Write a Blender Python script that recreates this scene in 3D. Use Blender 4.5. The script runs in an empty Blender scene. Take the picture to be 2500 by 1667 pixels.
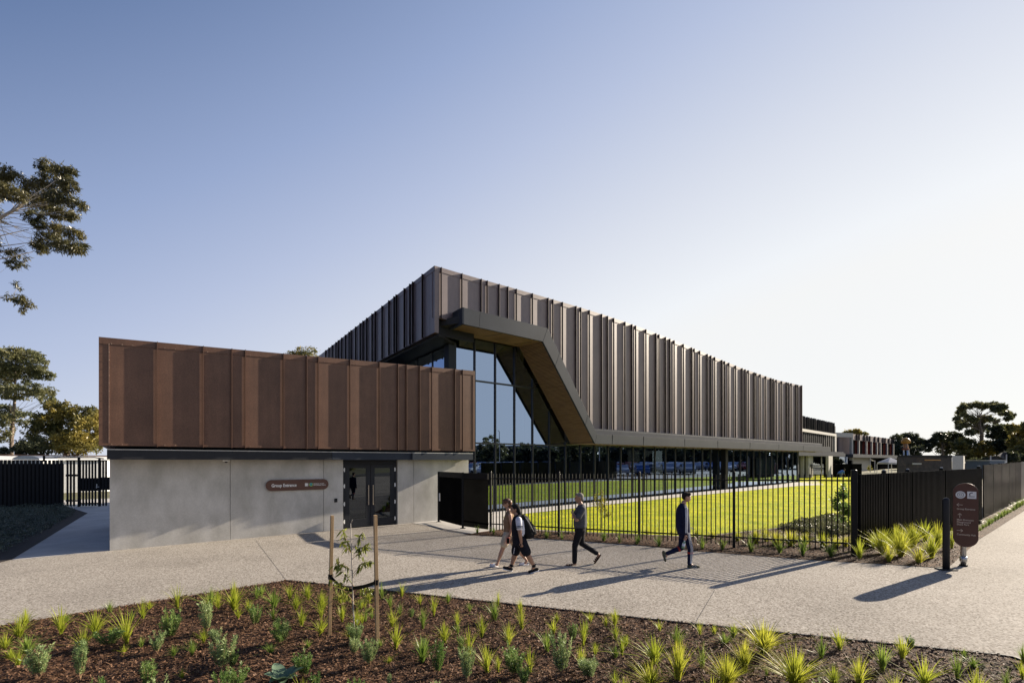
SKY_DUST=0.4; SKY_STR=0.42; SUN_STR=5.0; EXPO=1.15; SKY_MIX=0.008
import bpy, bmesh, math, random
import numpy as np
from mathutils import Vector, Matrix, Euler
random.seed(7); RNG = np.random.default_rng(7)
S = bpy.context.scene
COL = S.collection
F = 1180.0; CU = 1250.0; HV = 1125.0; HC = 2.5; SL = 0.012
SUN_AZ = math.radians(59.0); SUN_EL = math.radians(21.7)
SUNV = Vector((math.sin(SUN_AZ)*math.cos(SUN_EL), math.cos(SUN_AZ)*math.cos(SUN_EL), math.sin(SUN_EL)))
def gz(x): return SL*min(max(x, -60.0), 80.0)
def G(u, v, dz=0.0):
    r = (u-CU)/F
    Y = HC*F/((v-HV)+SL*r*F)
    return Vector((r*Y, Y, SL*r*Y+dz))
def P(u, v, Y): return Vector(((u-CU)/F*Y, Y, HC-(v-HV)/F*Y))
def on_line(u, p, d):
    """where the sight line of column u meets the plan line p + k d"""
    r = (u-CU)/F
    k = (r*p[1]-p[0])/(d[0]-r*d[1])
    return k
def zat(v, Y): return HC-(v-HV)/F*Y
# ---------------------------------------------------------------- node helpers
def nd(nt, t, **kw):
    n = nt.nodes.new(t)
    for k, v in kw.items(): setattr(n, k, v)
    return n
def newmat(name):
    m = bpy.data.materials.new(name); m.use_nodes = True
    nt = m.node_tree; nt.nodes.clear()
    out = nd(nt, 'ShaderNodeOutputMaterial')
    return m, nt, out
def ramp(nt, stops, interp='LINEAR'):
    r = nd(nt, 'ShaderNodeValToRGB'); cr = r.color_ramp; cr.interpolation = interp
    while len(cr.elements) < len(stops): cr.elements.new(0.5)
    for e, (p, c) in zip(cr.elements, stops):
        e.position = p; e.color = (c[0], c[1], c[2], 1)
    return r
def coords(nt, space='Object', scale=(1, 1, 1)):
    if space == 'World':
        g = nd(nt, 'ShaderNodeNewGeometry'); src = g.outputs['Position']
    else:
        g = nd(nt, 'ShaderNodeTexCoord'); src = g.outputs[space]
    mp = nd(nt, 'ShaderNodeMapping'); mp.inputs['Scale'].default_value = scale
    nt.links.new(src, mp.inputs['Vector'])
    return mp.outputs['Vector']
def noise(nt, vec, scale, detail=3.0, rough=0.55):
    n = nd(nt, 'ShaderNodeTexNoise'); n.inputs['Scale'].default_value = scale
    n.inputs['Detail'].default_value = detail; n.inputs['Roughness'].default_value = rough
    nt.links.new(vec, n.inputs['Vector']); return n.outputs['Fac']
def mixc(nt, fac, a, b, mode='MIX'):
    m = nd(nt, 'ShaderNodeMix', data_type='RGBA', blend_type=mode)
    if isinstance(fac, (int, float)): m.inputs[0].default_value = fac
    else: nt.links.new(fac, m.inputs[0])
    for i, s in ((6, a), (7, b)):
        if isinstance(s, (tuple, list)): m.inputs[i].default_value = (s[0], s[1], s[2], 1)
        else: nt.links.new(s, m.inputs[i])
    return m.outputs[2]
def bump(nt, h, strength=0.3, dist=0.02):
    b = nd(nt, 'ShaderNodeBump'); b.inputs['Strength'].default_value = strength
    b.inputs['Distance'].default_value = dist
    nt.links.new(h, b.inputs['Height']); return b.outputs['Normal']
def vary(name, c1, c2, scale=3.0, rough=0.6, metal=0.0, detail=4.0, spec=0.5, bmp=0.0, bscale=40.0,
         fine=0.0, fscale=60.0, stretch=(1, 1, 1), lo=0.35, hi=0.65, bdist=0.01, coat=0.0, aniso=None):
    m, nt, out = newmat(name)
    b = nd(nt, 'ShaderNodeBsdfPrincipled')
    vec = coords(nt, 'World', stretch)
    f = noise(nt, vec, scale, detail)
    r = ramp(nt, [(lo, c1), (hi, c2)]); nt.links.new(f, r.inputs[0])
    col = r.outputs[0]
    if fine > 0:
        f2 = noise(nt, coords(nt, 'World'), fscale, 2.0)
        r2 = ramp(nt, [(0.3, (1-fine,)*3), (0.7, (1+fine,)*3)]); nt.links.new(f2, r2.inputs[0])
        col = mixc(nt, 1.0, col, r2.outputs[0], 'MULTIPLY')
    nt.links.new(col, b.inputs['Base Color'])
    b.inputs['Roughness'].default_value = rough; b.inputs['Metallic'].default_value = metal
    b.inputs['Specular IOR Level'].default_value = spec
    if coat: b.inputs['Coat Weight'].default_value = coat; b.inputs['Coat Roughness'].default_value = .08
    if bmp > 0:
        f3 = noise(nt, coords(nt, 'World'), bscale, 3.0)
        nt.links.new(bump(nt, f3, bmp, bdist), b.inputs['Normal'])
    nt.links.new(b.outputs[0], out.inputs[0])
    return m
def plain(name, c, rough=0.5, metal=0.0, spec=0.5):
    return vary(name, tuple(x*.93 for x in c), tuple(min(1, x*1.07) for x in c), 6.0, rough, metal, spec=spec)
def leafmat(name, ca, cb, trans=0.4, scale=2.0, rough=0.45, tc=None, spec=0.4):
    m, nt, out = newmat(name)
    f = noise(nt, coords(nt, 'World'), scale, 3.0)
    r = ramp(nt, [(0.36, ca), (0.64, cb)]); nt.links.new(f, r.inputs[0])
    b = nd(nt, 'ShaderNodeBsdfPrincipled'); b.inputs['Roughness'].default_value = rough
    b.inputs['Specular IOR Level'].default_value = spec
    nt.links.new(r.outputs[0], b.inputs['Base Color'])
    t = nd(nt, 'ShaderNodeBsdfTranslucent')
    if tc: col = mixc(nt, 1.0, r.outputs[0], tc, 'MULTIPLY')
    else: col = r.outputs[0]
    nt.links.new(col, t.inputs[0])
    mx = nd(nt, 'ShaderNodeMixShader'); mx.inputs[0].default_value = trans
    nt.links.new(b.outputs[0], mx.inputs[1]); nt.links.new(t.outputs[0], mx.inputs[2])
    nt.links.new(mx.outputs[0], out.inputs[0])
    return m
# ---------------------------------------------------------------- object helpers
def tag(o, label=None, cat=None, group=None, kind=None):
    if label: o['label'] = label
    if cat: o['category'] = cat
    if group: o['group'] = group
    if kind: o['kind'] = kind
    return o
def link(name, me, mat=None, parent=None, loc=None):
    o = bpy.data.objects.new(name, me); COL.objects.link(o)
    if mat is not None and me is not None:
        if isinstance(mat, (list, tuple)):
            for m in mat: me.materials.append(m)
        else: me.materials.append(mat)
    if loc is not None: o.location = loc
    if parent is not None:
        o.parent = parent
    return o
def empty(name, loc, label, cat, group=None):
    o = bpy.data.objects.new(name, None); COL.objects.link(o)
    o.location = loc; o.empty_display_size = .2
    return tag(o, label, cat, group)
def rel(me, parent):
    """meshes are written in world coordinates; shift them into their thing's frame"""
    if parent is not None:
        off = Vector((0, 0, 0)); p = parent
        while p is not None: off += p.location; p = p.parent
        me.transform(Matrix.Translation(-off))
class MB:
    def __init__(s): s.v = []; s.f = []; s.mi = []; s.cm = 0
    def add(s, vs, fs):
        n = len(s.v); s.v += [tuple(v) for v in vs]
        for f in fs: s.f.append(tuple(i+n for i in f)); s.mi.append(s.cm)
        return s
    def hexa(s, b, t):
        """b, t: four corners each, counter-clockwise seen from above"""
        s.add(list(b)+list(t), [(3,2,1,0),(4,5,6,7),(0,1,5,4),(1,2,6,5),(2,3,7,6),(3,0,4,7)]); return s
    def box(s, p, d, l, n, w, z0, z1):
        """from plan point p: length l along unit d, width w along unit n, z0..z1"""
        p = Vector((p[0], p[1], 0)); d = Vector((d[0], d[1], 0)); n = Vector((n[0], n[1], 0))
        q = [p, p+d*l, p+d*l+n*w, p+n*w]
        if (d.x*n.y-d.y*n.x)*l*w < 0: q.reverse()
        s.hexa([(a.x, a.y, z0) for a in q], [(a.x, a.y, z1) for a in q]); return s
    def cbox(s, c, sz):
        x, y, z = c; a, b, e = sz[0]/2, sz[1]/2, sz[2]/2
        s.hexa([(x-a,y-b,z-e),(x+a,y-b,z-e),(x+a,y+b,z-e),(x-a,y+b,z-e)],
               [(x-a,y-b,z+e),(x+a,y-b,z+e),(x+a,y+b,z+e),(x-a,y+b,z+e)]); return s
    def prism(s, poly, vec):
        """planar polygon (3D points) extruded by vec"""
        n = len(poly); a = [Vector(p) for p in poly]; b = [p+Vector(vec) for p in a]
        nr = Vector((0, 0, 0))
        for i in range(n): nr += a[i].cross(a[(i+1) % n])
        if nr.dot(Vector(vec)) > 0: a.reverse(); b.reverse()
        s.add(a+b, [tuple(range(n)), tuple(range(2*n-1, n-1, -1))]+[((i+1) % n, i, n+i, n+(i+1) % n) for i in range(n)])
        return s
    def tube(s, pts, rad, n=8, cap=True):
        pts = [Vector(p) for p in pts]
        if isinstance(rad, (int, float)): rad = [rad]*len(pts)
        rings = []; prev = None
        for i, p in enumerate(pts):
            t = (pts[min(i+1, len(pts)-1)]-pts[max(i-1, 0)])
            if t.length < 1e-9: t = Vector((0, 0, 1))
            t.normalize()
            if prev is None:
                a = t.orthogonal().normalized()
            else:
                a = (prev-t*prev.dot(t))
                a = a.normalized() if a.length > 1e-6 else t.orthogonal().normalized()
            prev = a; b = t.cross(a)
            rings.append([p+(a*math.cos(2*math.pi*k/n)+b*math.sin(2*math.pi*k/n))*rad[i] for k in range(n)])
        vs = [v for r in rings for v in r]; fs = []
        for i in range(len(rings)-1):
            for k in range(n):
                k2 = (k+1) % n
                fs.append((i*n+k, i*n+k2, (i+1)*n+k2, (i+1)*n+k))
        if cap: fs.append(tuple(range(n-1, -1, -1))); fs.append(tuple((len(rings)-1)*n+k for k in range(n)))
        s.add(vs, fs); return s
    def build(s, name, mat, parent=None, smooth=False, loc=None, bevel=0):
        me = bpy.data.meshes.new(name); me.from_pydata(s.v, [], s.f)
        if isinstance(mat, (list, tuple)):
            me.polygons.foreach_set('material_index', s.mi)
        me.update()
        if smooth: me.polygons.foreach_set('use_smooth', [True]*len(me.polygons))
        if parent is not None: rel(me, parent)
        elif loc is not None: me.transform(Matrix.Translation(-Vector(loc)))
        o = link(name, me, mat, parent, loc if parent is None else None)
        if bevel:
            b = o.modifiers.new('bevel', 'BEVEL'); b.width = bevel; b.segments = 2; b.limit_method = 'ANGLE'
        return o
def npmesh(name, V, Q, mat, parent=None, smooth=False, mi=None, loc=None):
    """V (N,3), Q (M,k) arrays"""
    me = bpy.data.meshes.new(name); k = Q.shape[1]
    V = np.asarray(V, dtype=np.float32)
    if loc is not None: V = V-np.array(loc, dtype=np.float32)
    me.vertices.add(len(V)); me.vertices.foreach_set('co', V.ravel())
    me.loops.add(Q.size); me.loops.foreach_set('vertex_index', Q.ravel().astype(np.int32))
    me.polygons.add(len(Q)); me.polygons.foreach_set('loop_start', np.arange(0, Q.size, k, dtype=np.int32))
    me.polygons.foreach_set('loop_total', np.full(len(Q), k, dtype=np.int32))
    if mi is not None: me.polygons.foreach_set('material_index', mi.astype(np.int32))
    me.update(calc_edges=True); me.validate()
    if smooth: me.polygons.foreach_set('use_smooth', [True]*len(me.polygons))
    if parent is not None: rel(me, parent)
    return link(name, me, mat, parent, loc)
def sheet(name, pts, mat, dz=0.0, kind='structure'):
    me = bpy.data.meshes.new(name)
    me.from_pydata([(p[0], p[1], SL*p[0]+dz) for p in pts], [], [tuple(range(len(pts)))])
    bm = bmesh.new(); bm.from_mesh(me); bm.normal_update()
    for f in bm.faces:
        if f.normal.z < 0: f.normal_flip()
    bmesh.ops.triangulate(bm, faces=bm.faces[:]); bm.to_mesh(me); bm.free()
    o = link(name, me, mat)
    if kind: o['kind'] = kind
    return o
def inside(poly, x, y):
    """vectorised point in polygon"""
    c = np.zeros(x.shape, bool); n = len(poly)
    for i in range(n):
        x1, y1 = poly[i][0], poly[i][1]; x2, y2 = poly[(i+1) % n][0], poly[(i+1) % n][1]
        if y1 == y2: continue
        m = ((y1 > y) != (y2 > y)) & (x < (x2-x1)*(y-y1)/(y2-y1)+x1)
        c ^= m
    return c
def scatter(poly, n):
    xs = [p[0] for p in poly]; ys = [p[1] for p in poly]; ox = []; oy = []; tot = 0
    while tot < n:
        x = RNG.uniform(min(xs), max(xs), n); y = RNG.uniform(min(ys), max(ys), n)
        m = inside(poly, x, y); ox.append(x[m]); oy.append(y[m]); tot += m.sum()
        if tot == 0: break
    return np.concatenate(ox)[:n], np.concatenate(oy)[:n]
def text(name, s, size, mat, parent, origin, dx, dn, extr=0.002, width=None, bold=0.0, align='LEFT'):
    """lettering: origin = baseline start in world, dx = reading direction (unit, horizontal), dn = outward normal"""
    cu = bpy.data.curves.new(name, 'FONT'); cu.body = s; cu.size = size; cu.extrude = extr; cu.offset = bold
    cu.resolution_u = 3; cu.align_x = align
    o = bpy.data.objects.new('tmp', cu); COL.objects.link(o)
    dg = bpy.context.evaluated_depsgraph_get()
    me = bpy.data.meshes.new_from_object(o.evaluated_get(dg)); bpy.data.objects.remove(o)
    me.name = name
    xs = [v.co.x for v in me.vertices]
    k = 1.0
    if width and xs: k = width/(max(xs)-min(xs))
    me.transform(Matrix.Diagonal((k, 1, 1, 1)))
    dx = Vector(dx).normalized(); dn = Vector(dn).normalized(); up = dn.cross(dx)
    M = Matrix((( dx.x, up.x, dn.x, origin[0]), (dx.y, up.y, dn.y, origin[1]), (dx.z, up.z, dn.z, origin[2]), (0, 0, 0, 1)))
    me.transform(M)
    rel(me, parent)
    me.materials.clear()
    return link(name, me, mat, parent)
# ---------------------------------------------------------------- camera, light
cam = bpy.data.cameras.new('camera'); camo = bpy.data.objects.new('camera', cam); COL.objects.link(camo)
cam.sensor_width = 36.0; cam.sensor_fit = 'HORIZONTAL'; cam.lens = 36.0*F/2500.0
cam.shift_y = (HV-833.5)/2500.0; cam.clip_start = 0.1; cam.clip_end = 3000
camo.location = (0, 0, HC); camo.rotation_euler = (math.radians(90), 0, 0)
S.camera = camo
W = bpy.data.worlds.new('World'); S.world = W; W.use_nodes = True
nt = W.node_tree; nt.nodes.clear()
sky = nd(nt, 'ShaderNodeTexSky', sky_type='NISHITA'); sky.sun_disc = False
sky.sun_elevation = SUN_EL; sky.sun_rotation = SUN_AZ
sky.air_density = 1.0; sky.dust_density = SKY_DUST; sky.ozone_density = 2.5; sky.altitude = 30
bg = nd(nt, 'ShaderNodeBackground'); bg.inputs[1].default_value = SKY_STR
wo = nd(nt, 'ShaderNodeOutputWorld')
# clear-air gradient: brightness from the angle to the sun and the height above the horizon, a touch of the physical sky mixed in
tc = nd(nt, 'ShaderNodeTexCoord'); nrm = nd(nt, 'ShaderNodeVectorMath', operation='NORMALIZE'); nt.links.new(tc.outputs['Generated'], nrm.inputs[0])
dt_ = nd(nt, 'ShaderNodeVectorMath', operation='DOT_PRODUCT'); nt.links.new(nrm.outputs[0], dt_.inputs[0]); dt_.inputs[1].default_value = tuple(SUNV)
sp3 = nd(nt, 'ShaderNodeSeparateXYZ'); nt.links.new(nrm.outputs[0], sp3.inputs[0])
def mth(op, a, b):
    n = nd(nt, 'ShaderNodeMath', operation=op)
    for i, x in enumerate((a, b)):
        if isinstance(x, (int, float)): n.inputs[i].default_value = x
        else: nt.links.new(x, n.inputs[i])
    return n.outputs[0]
tt_ = mth('ADD', mth('ADD', .82, mth('MULTIPLY', sp3.outputs[2], -1.08)), mth('MULTIPLY', dt_.outputs['Value'], .55))
rs = ramp(nt, [(0.0, (.045, .085, .22)), (.12, (.075, .14, .31)), (.212, (.138, .212, .402)), (.418, (.330, .418, .645)), (.571, (.500, .571, .765)), (.77, (.735, .772, .868)), (.94, (.92, .94, .965)), (1.0, (.945, .945, .935))])
nt.links.new(tt_, rs.inputs[0])
addn = nd(nt, 'ShaderNodeMix', data_type='RGBA', blend_type='ADD'); addn.inputs[0].default_value = SKY_MIX
nt.links.new(rs.outputs[0], addn.inputs[6]); nt.links.new(sky.outputs[0], addn.inputs[7]); bg.inputs[1].default_value = SKY_STR
nt.links.new(addn.outputs[2], bg.inputs[0]); nt.links.new(bg.outputs[0], wo.inputs[0])
sl = bpy.data.lights.new('sun', 'SUN'); sl.energy = SUN_STR; sl.angle = math.radians(0.45); sl.color = (1.0, .87, .70)
so = bpy.data.objects.new('sun', sl); COL.objects.link(so)
so.rotation_euler = SUNV.to_track_quat('Z', 'Y').to_euler(); so.location = (30, 20, 30)
S.view_settings.view_transform = 'Standard'; S.view_settings.look = 'None'
S.view_settings.exposure = EXPO; S.view_settings.gamma = 1.0
S.cycles.max_bounces = 8; S.cycles.transparent_max_bounces = 16
# ---------------------------------------------------------------- materials
M = {}
def aggregate(name):
    m, nt, out = newmat(name); b = nd(nt, 'ShaderNodeBsdfPrincipled')
    w = coords(nt, 'World')
    v = nd(nt, 'ShaderNodeTexVoronoi'); v.inputs['Scale'].default_value = 48.0; nt.links.new(w, v.inputs['Vector'])
    sep = nd(nt, 'ShaderNodeSeparateColor'); nt.links.new(v.outputs['Color'], sep.inputs[0])
    r = ramp(nt, [(0.0, (.15, .132, .112)), (.18, (.285, .262, .232)), (.5, (.37, .345, .308)), (.8, (.46, .435, .395)), (1.0, (.235, .205, .168))])
    nt.links.new(sep.outputs[0], r.inputs[0])
    n1 = noise(nt, w, 0.45, 5.0); r1 = ramp(nt, [(.28, (.84, .83, .82)), (.5, (1.0, .99, .98)), (.7, (1.08, 1.07, 1.06))]); nt.links.new(n1, r1.inputs[0])
    n2 = noise(nt, w, 28.0, 3.0); r2 = ramp(nt, [(.3, (.66, .65, .64)), (.7, (1.24, 1.24, 1.24))]); nt.links.new(n2, r2.inputs[0])
    n6 = noise(nt, w, 3.1, 8.0, .8); r6 = ramp(nt, [(.30, (.80, .78, .75)), (.38, (1, 1, 1))]); nt.links.new(n6, r6.inputs[0])
    c = mixc(nt, 1.0, r.outputs[0], r1.outputs[0], 'MULTIPLY'); c = mixc(nt, 1.0, c, r2.outputs[0], 'MULTIPLY'); c = mixc(nt, 1.0, c, r6.outputs[0], 'MULTIPLY')
    nt.links.new(c, b.inputs['Base Color']); b.inputs['Roughness'].default_value = .8
    b.inputs['Specular IOR Level'].default_value = .06
    n3 = noise(nt, w, 60.0, 2.0); nt.links.new(bump(nt, n3, .22, .005), b.inputs['Normal'])
    nt.links.new(b.outputs[0], out.inputs[0]); return m
M['agg'] = aggregate('exposed_aggregate')
def mulchmat():
    m, nt, out = newmat('bark_mulch'); b = nd(nt, 'ShaderNodeBsdfPrincipled')
    w = coords(nt, 'World')
    v = nd(nt, 'ShaderNodeTexVoronoi'); v.inputs['Scale'].default_value = 38.0; nt.links.new(w, v.inputs['Vector'])
    sep = nd(nt, 'ShaderNodeSeparateColor'); nt.links.new(v.outputs['Color'], sep.inputs[0])
    r = ramp(nt, [(0, (.014, .007, .005)), (.4, (.048, .024, .014)), (.8, (.10, .05, .027)), (1, (.26, .15, .08))])
    nt.links.new(sep.outputs[0], r.inputs[0])
    n = noise(nt, w, 1.2, 4.0); r1 = ramp(nt, [(.3, (.75, .75, .75)), (.7, (1.2, 1.15, 1.1))]); nt.links.new(n, r1.inputs[0])
    nt.links.new(mixc(nt, 1.0, r.outputs[0], r1.outputs[0], 'MULTIPLY'), b.inputs['Base Color'])
    b.inputs['Roughness'].default_value = .85; b.inputs['Specular IOR Level'].default_value = .2
    n3 = noise(nt, w, 22.0, 4.0, .7); nt.links.new(bump(nt, n3, 1.0, .06), b.inputs['Normal'])
    nt.links.new(b.outputs[0], out.inputs[0]); return m
M['mulch'] = mulchmat()
M['chip'] = vary('bark_chip', (.030, .014, .008), (.23, .125, .07), 34.0, .75, detail=2, lo=.3, hi=.75, spec=.3)
M['lawn'] = vary('lawn_base', (.26, .31, .012), (.42, .44, .02), .9, .8, fine=.35, fscale=14, bmp=.7, bscale=30, bdist=.03, spec=.1)
M['blade'] = leafmat('lawn_blade', (.36, .41, .03), (.60, .57, .04), .6, .9)
M['dirt'] = vary('dry_ground', (.10, .085, .05), (.13, .14, .05), .3, .9, fine=.3, fscale=4)
M['asphalt'] = vary('asphalt', (.045, .045, .047), (.07, .07, .072), .6, .85, fine=.25, fscale=50)
M['pathconc'] = vary('path_concrete', (.40, .385, .36), (.50, .48, .45), 1.1, .8, fine=.1, fscale=30, bmp=.15)
def concretewall():
    m, nt, out = newmat('precast_concrete'); b = nd(nt, 'ShaderNodeBsdfPrincipled')
    w = coords(nt, 'World'); n1 = noise(nt, w, .55, 6.0, .6)
    r = ramp(nt, [(.3, (.43, .415, .38)), (.5, (.51, .495, .46)), (.72, (.58, .56, .52))]); nt.links.new(n1, r.inputs[0])
    ws = coords(nt, 'World', (1.3, 1.3, .7)); n2 = noise(nt, ws, 1.3, 6.0)
    r2 = ramp(nt, [(.3, (.74, .735, .71)), (.65, (1.06, 1.06, 1.06))]); nt.links.new(n2, r2.inputs[0])
    n3 = noise(nt, w, 25.0, 3.0); r3 = ramp(nt, [(.3, (.92, .92, .92)), (.7, (1.06, 1.06, 1.06))]); nt.links.new(n3, r3.inputs[0])
    n5 = noise(nt, w, 7.0, 6.0, .75); r5 = ramp(nt, [(.66, (1, 1, 1)), (.72, (.72, .70, .66))]); nt.links.new(n5, r5.inputs[0])
    c = mixc(nt, 1.0, r.outputs[0], r2.outputs[0], 'MULTIPLY'); c = mixc(nt, 1.0, c, r3.outputs[0], 'MULTIPLY')
    c = mixc(nt, 1.0, c, r5.outputs[0], 'MULTIPLY')
    nt.links.new(c, b.inputs['Base Color']); b.inputs['Roughness'].default_value = .62
    n4 = noise(nt, w, 9.0, 5.0); nt.links.new(bump(nt, n4, .12, .01), b.inputs['Normal'])
    nt.links.new(b.outputs[0], out.inputs[0]); return m
M['conc'] = concretewall()
def cladding(name, c1, c2, rough, spec, speck):
    m, nt, out = newmat(name); b = nd(nt, 'ShaderNodeBsdfPrincipled')
    w = coords(nt, 'World'); n1 = noise(nt, w, 1.4, 6.0, .65)
    r = ramp(nt, [(.3, c1), (.7, c2)]); nt.links.new(n1, r.inputs[0])
    n2 = noise(nt, w, 34.0, 2.0); r2 = ramp(nt, [(.35, (1-speck,)*3), (.68, (1+speck*1.3,)*3)]); nt.links.new(n2, r2.inputs[0])
    ws = coords(nt, 'World', (3, 3, .3)); n3 = noise(nt, ws, 1.6, 4.0); r3 = ramp(nt, [(.3, (.86, .86, .86)), (.7, (1.08, 1.08, 1.08))]); nt.links.new(n3, r3.inputs[0])
    c = mixc(nt, 1.0, r.outputs[0], r2.outputs[0], 'MULTIPLY'); c = mixc(nt, 1.0, c, r3.outputs[0], 'MULTIPLY')
    nt.links.new(c, b.inputs['Base Color']); b.inputs['Roughness'].default_value = rough
    b.inputs['Specular IOR Level'].default_value = spec
    nt.links.new(bump(nt, noise(nt, w, 2.2, 3.0), .08, .02), b.inputs['Normal'])
    nt.links.new(b.outputs[0], out.inputs[0]); return m
M['rust'] = cladding('rust_brown_panel', (.104, .053, .033), (.148, .077, .048), .50, .4, .13)
M['bronze'] = cladding('bronze_grey_panel', (.126, .086, .084), (.165, .114, .110), .46, 1.0, .08)

M['char'] = plain('charcoal_metal', (.024, .026, .031), .5, spec=.2)
M['grey'] = vary('grey_metal_fascia', (.036, .043, .056), (.046, .054, .069), .8, .6, metal=.0, spec=.1, fine=.03, fscale=20)
M['flash'] = plain('pale_flashing', (.5, .5, .48), .5)
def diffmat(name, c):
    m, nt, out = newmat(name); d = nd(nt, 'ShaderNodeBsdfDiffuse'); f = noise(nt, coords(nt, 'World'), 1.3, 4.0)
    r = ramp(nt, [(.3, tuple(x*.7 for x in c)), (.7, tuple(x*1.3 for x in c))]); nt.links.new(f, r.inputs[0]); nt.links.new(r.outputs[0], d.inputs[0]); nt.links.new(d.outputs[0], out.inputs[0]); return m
M['fin'] = diffmat('fin_shaded', (.020, .014, .013))  # darkened bronze: shade of the fin faces turned from the sun, in the colour
M['black'] = plain('black_powdercoat', (.009, .009, .010), .45, spec=.2)
M['gloss'] = vary('glossy_black_slat', (.007, .007, .008), (.011, .011, .011), 1.0, .38, spec=.12)
M['blade_gloss'] = vary('blade_gloss', (.007, .007, .007), (.011, .011, .010), 1.0, .4, spec=.08)
M['mull'] = plain('mullion_dark', (.022, .024, .028), .4)
M['white'] = plain('white_paint', (.75, .75, .73), .5)
M['lightgrey'] = plain('pale_render', (.48, .46, .42), .7)
M['darkroom'] = plain('dark_interior', (.03, .032, .034), .8)
M['midroom'] = plain('interior_grey', (.12, .12, .125), .8)
M['steel'] = vary('galvanised_steel', (.42, .43, .44), (.55, .56, .57), 12, .35, metal=.8)
M['signbrown'] = plain('sign_brown', (.095, .038, .024), .38)
M['timberstake'] = vary('timber_stake', (.36, .235, .12), (.48, .33, .18), 4, .8, stretch=(6, 6, .6), fine=.12, fscale=80)
def batten():
    m, nt, out = newmat('timber_batten'); b = nd(nt, 'ShaderNodeBsdfPrincipled')
    w = coords(nt, 'World', (1.2, 1.2, 30)); n1 = noise(nt, w, 1.0, 3.0)
    r = ramp(nt, [(.3, (.15, .090, .050)), (.7, (.26, .165, .095))]); nt.links.new(n1, r.inputs[0])
    nt.links.new(r.outputs[0], b.inputs['Base Color']); b.inputs['Roughness'].default_value = .6
    nt.links.new(b.outputs[0], out.inputs[0]); return m
M['batten'] = batten()
def glass(name, fac, tint, refl=(.86, .90, .95)):
    m, nt, out = newmat(name)
    g = nd(nt, 'ShaderNodeBsdfGlossy'); g.inputs['Roughness'].default_value = 0.0; g.inputs[0].default_value = (*refl, 1)
    nt.links.new(bump(nt, noise(nt, coords(nt, 'World'), .9, 1.0), .012, .05), g.inputs['Normal'])
    t = nd(nt, 'ShaderNodeBsdfTransparent'); t.inputs[0].default_value = (*tint, 1)
    lw = nd(nt, 'ShaderNodeLayerWeight'); lw.inputs[0].default_value = .5
    mr = nd(nt, 'ShaderNodeMapRange'); mr.inputs['To Min'].default_value = fac; mr.inputs['To Max'].default_value = 1.0
    pw = nd(nt, 'ShaderNodeMath', operation='POWER'); pw.inputs[1].default_value = 3.0
    nt.links.new(lw.outputs['Facing'], pw.inputs[0]); nt.links.new(pw.outputs[0], mr.inputs['Value'])
    mx = nd(nt, 'ShaderNodeMixShader'); nt.links.new(mr.outputs[0], mx.inputs[0])
    nt.links.new(t.outputs[0], mx.inputs[1]); nt.links.new(g.outputs[0], mx.inputs[2])
    nt.links.new(mx.outputs[0], out.inputs[0]); return m
M['glass'] = glass('tinted_glass', .46, (.09, .12, .13), (.52, .68, .96))
M['doorglass'] = glass('door_glass', .16, (.08, .09, .10), (.6, .68, .78))
# ---------------------------------------------------------------- ground
xs = [-1500, -60, 80, 1500]
me = bpy.data.meshes.new('ground')
vs = [(x, y, gz(x)-.02) for y in (-1500, 1500) for x in xs]
me.from_pydata(vs, [], [(i, i+1, i+5, i+4) for i in range(3)])
link('ground', me, M['dirt'])['kind'] = 'structure'
sheet('forecourt_pavement', [(-45, -9), (34, -9), (46, 4), (46, 40), (34, 40), (20, 24), (-45, 24)], M['agg'], 0.0)
BED = [G(696, 1417), G(870, 1434), G(1050, 1454), G(1691, 1523), G(2080, 1562.5), G(2440, 1599), G(2475, 1604), G(2500, 1613), G(2525, 1632), G(2545, 1668),
       Vector((6.2, 3.6, 0)), Vector((6.4, -2.5, 0)), Vector((-9, -2.5, 0)), Vector((-9.6, 4.5, 0)), G(-300, 1574.5), G(0, 1527)]
sheet('mulch_bed', BED, M['mulch'], .006)
FB = [G(1131, 1305), G(1250, 1311), G(1363, 1317), G(1560, 1331), G(1700, 1345), G(2000, 1368), G(2140, 1376), G(2283, 1385), G(2318, 1383),
      G(2366, 1340), G(2393, 1315), G(2424, 1296), G(2500, 1247), G(2600, 1205), Vector((29.5, 27.6, 0)),
      Vector((17.9, 18.6, 0)), Vector((16.5, 17.8, 0)), Vector((9.6, 13.2, 0)), G(2050, 1262), G(1990, 1268), G(1900, 1290), G(1700, 1311), G(1400, 1299), G(1215, 1291), G(1170, 1299)]
sheet('mulch_bed', FB, M['mulch'], .010)
LB = [G(28, 1366), G(214, 1252), G(160, 1236), G(-60, 1240), G(-300, 1290), G(-330, 1392), G(0, 1373)]
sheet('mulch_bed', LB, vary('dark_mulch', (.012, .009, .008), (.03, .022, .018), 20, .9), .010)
sheet('side_path', [G(28, 1367), G(214, 1252.5), G(160, 1236.5), G(120, 1222), G(300, 1215), Vector((-8.5, 16.7, 0)), G(267, 1344)], M['pathconc'], .005)
GL = [G(1230, 1262), G(1277, 1254.6), G(1400, 1242), G(1540, 1226.5), G(1686, 1211), G(1800, 1200), G(1949, 1186.4), G(2012, 1183.5), G(1985, 1180.5), G(1949, 1178),
      G(1952, 1160), G(2010, 1157.5), G(2098, 1160.5), G(2200, 1166), Vector((40, 44, 0)), Vector((24, 26, 0)), Vector((16.5, 17.8, 0)), Vector((9.6, 13.3, 0)),
      G(2050, 1260), G(1990, 1266), G(1900, 1288), G(1700, 1309), G(1400, 1297), G(1240, 1288)]
sheet('lawn', GL, M['lawn'], .006)
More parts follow.
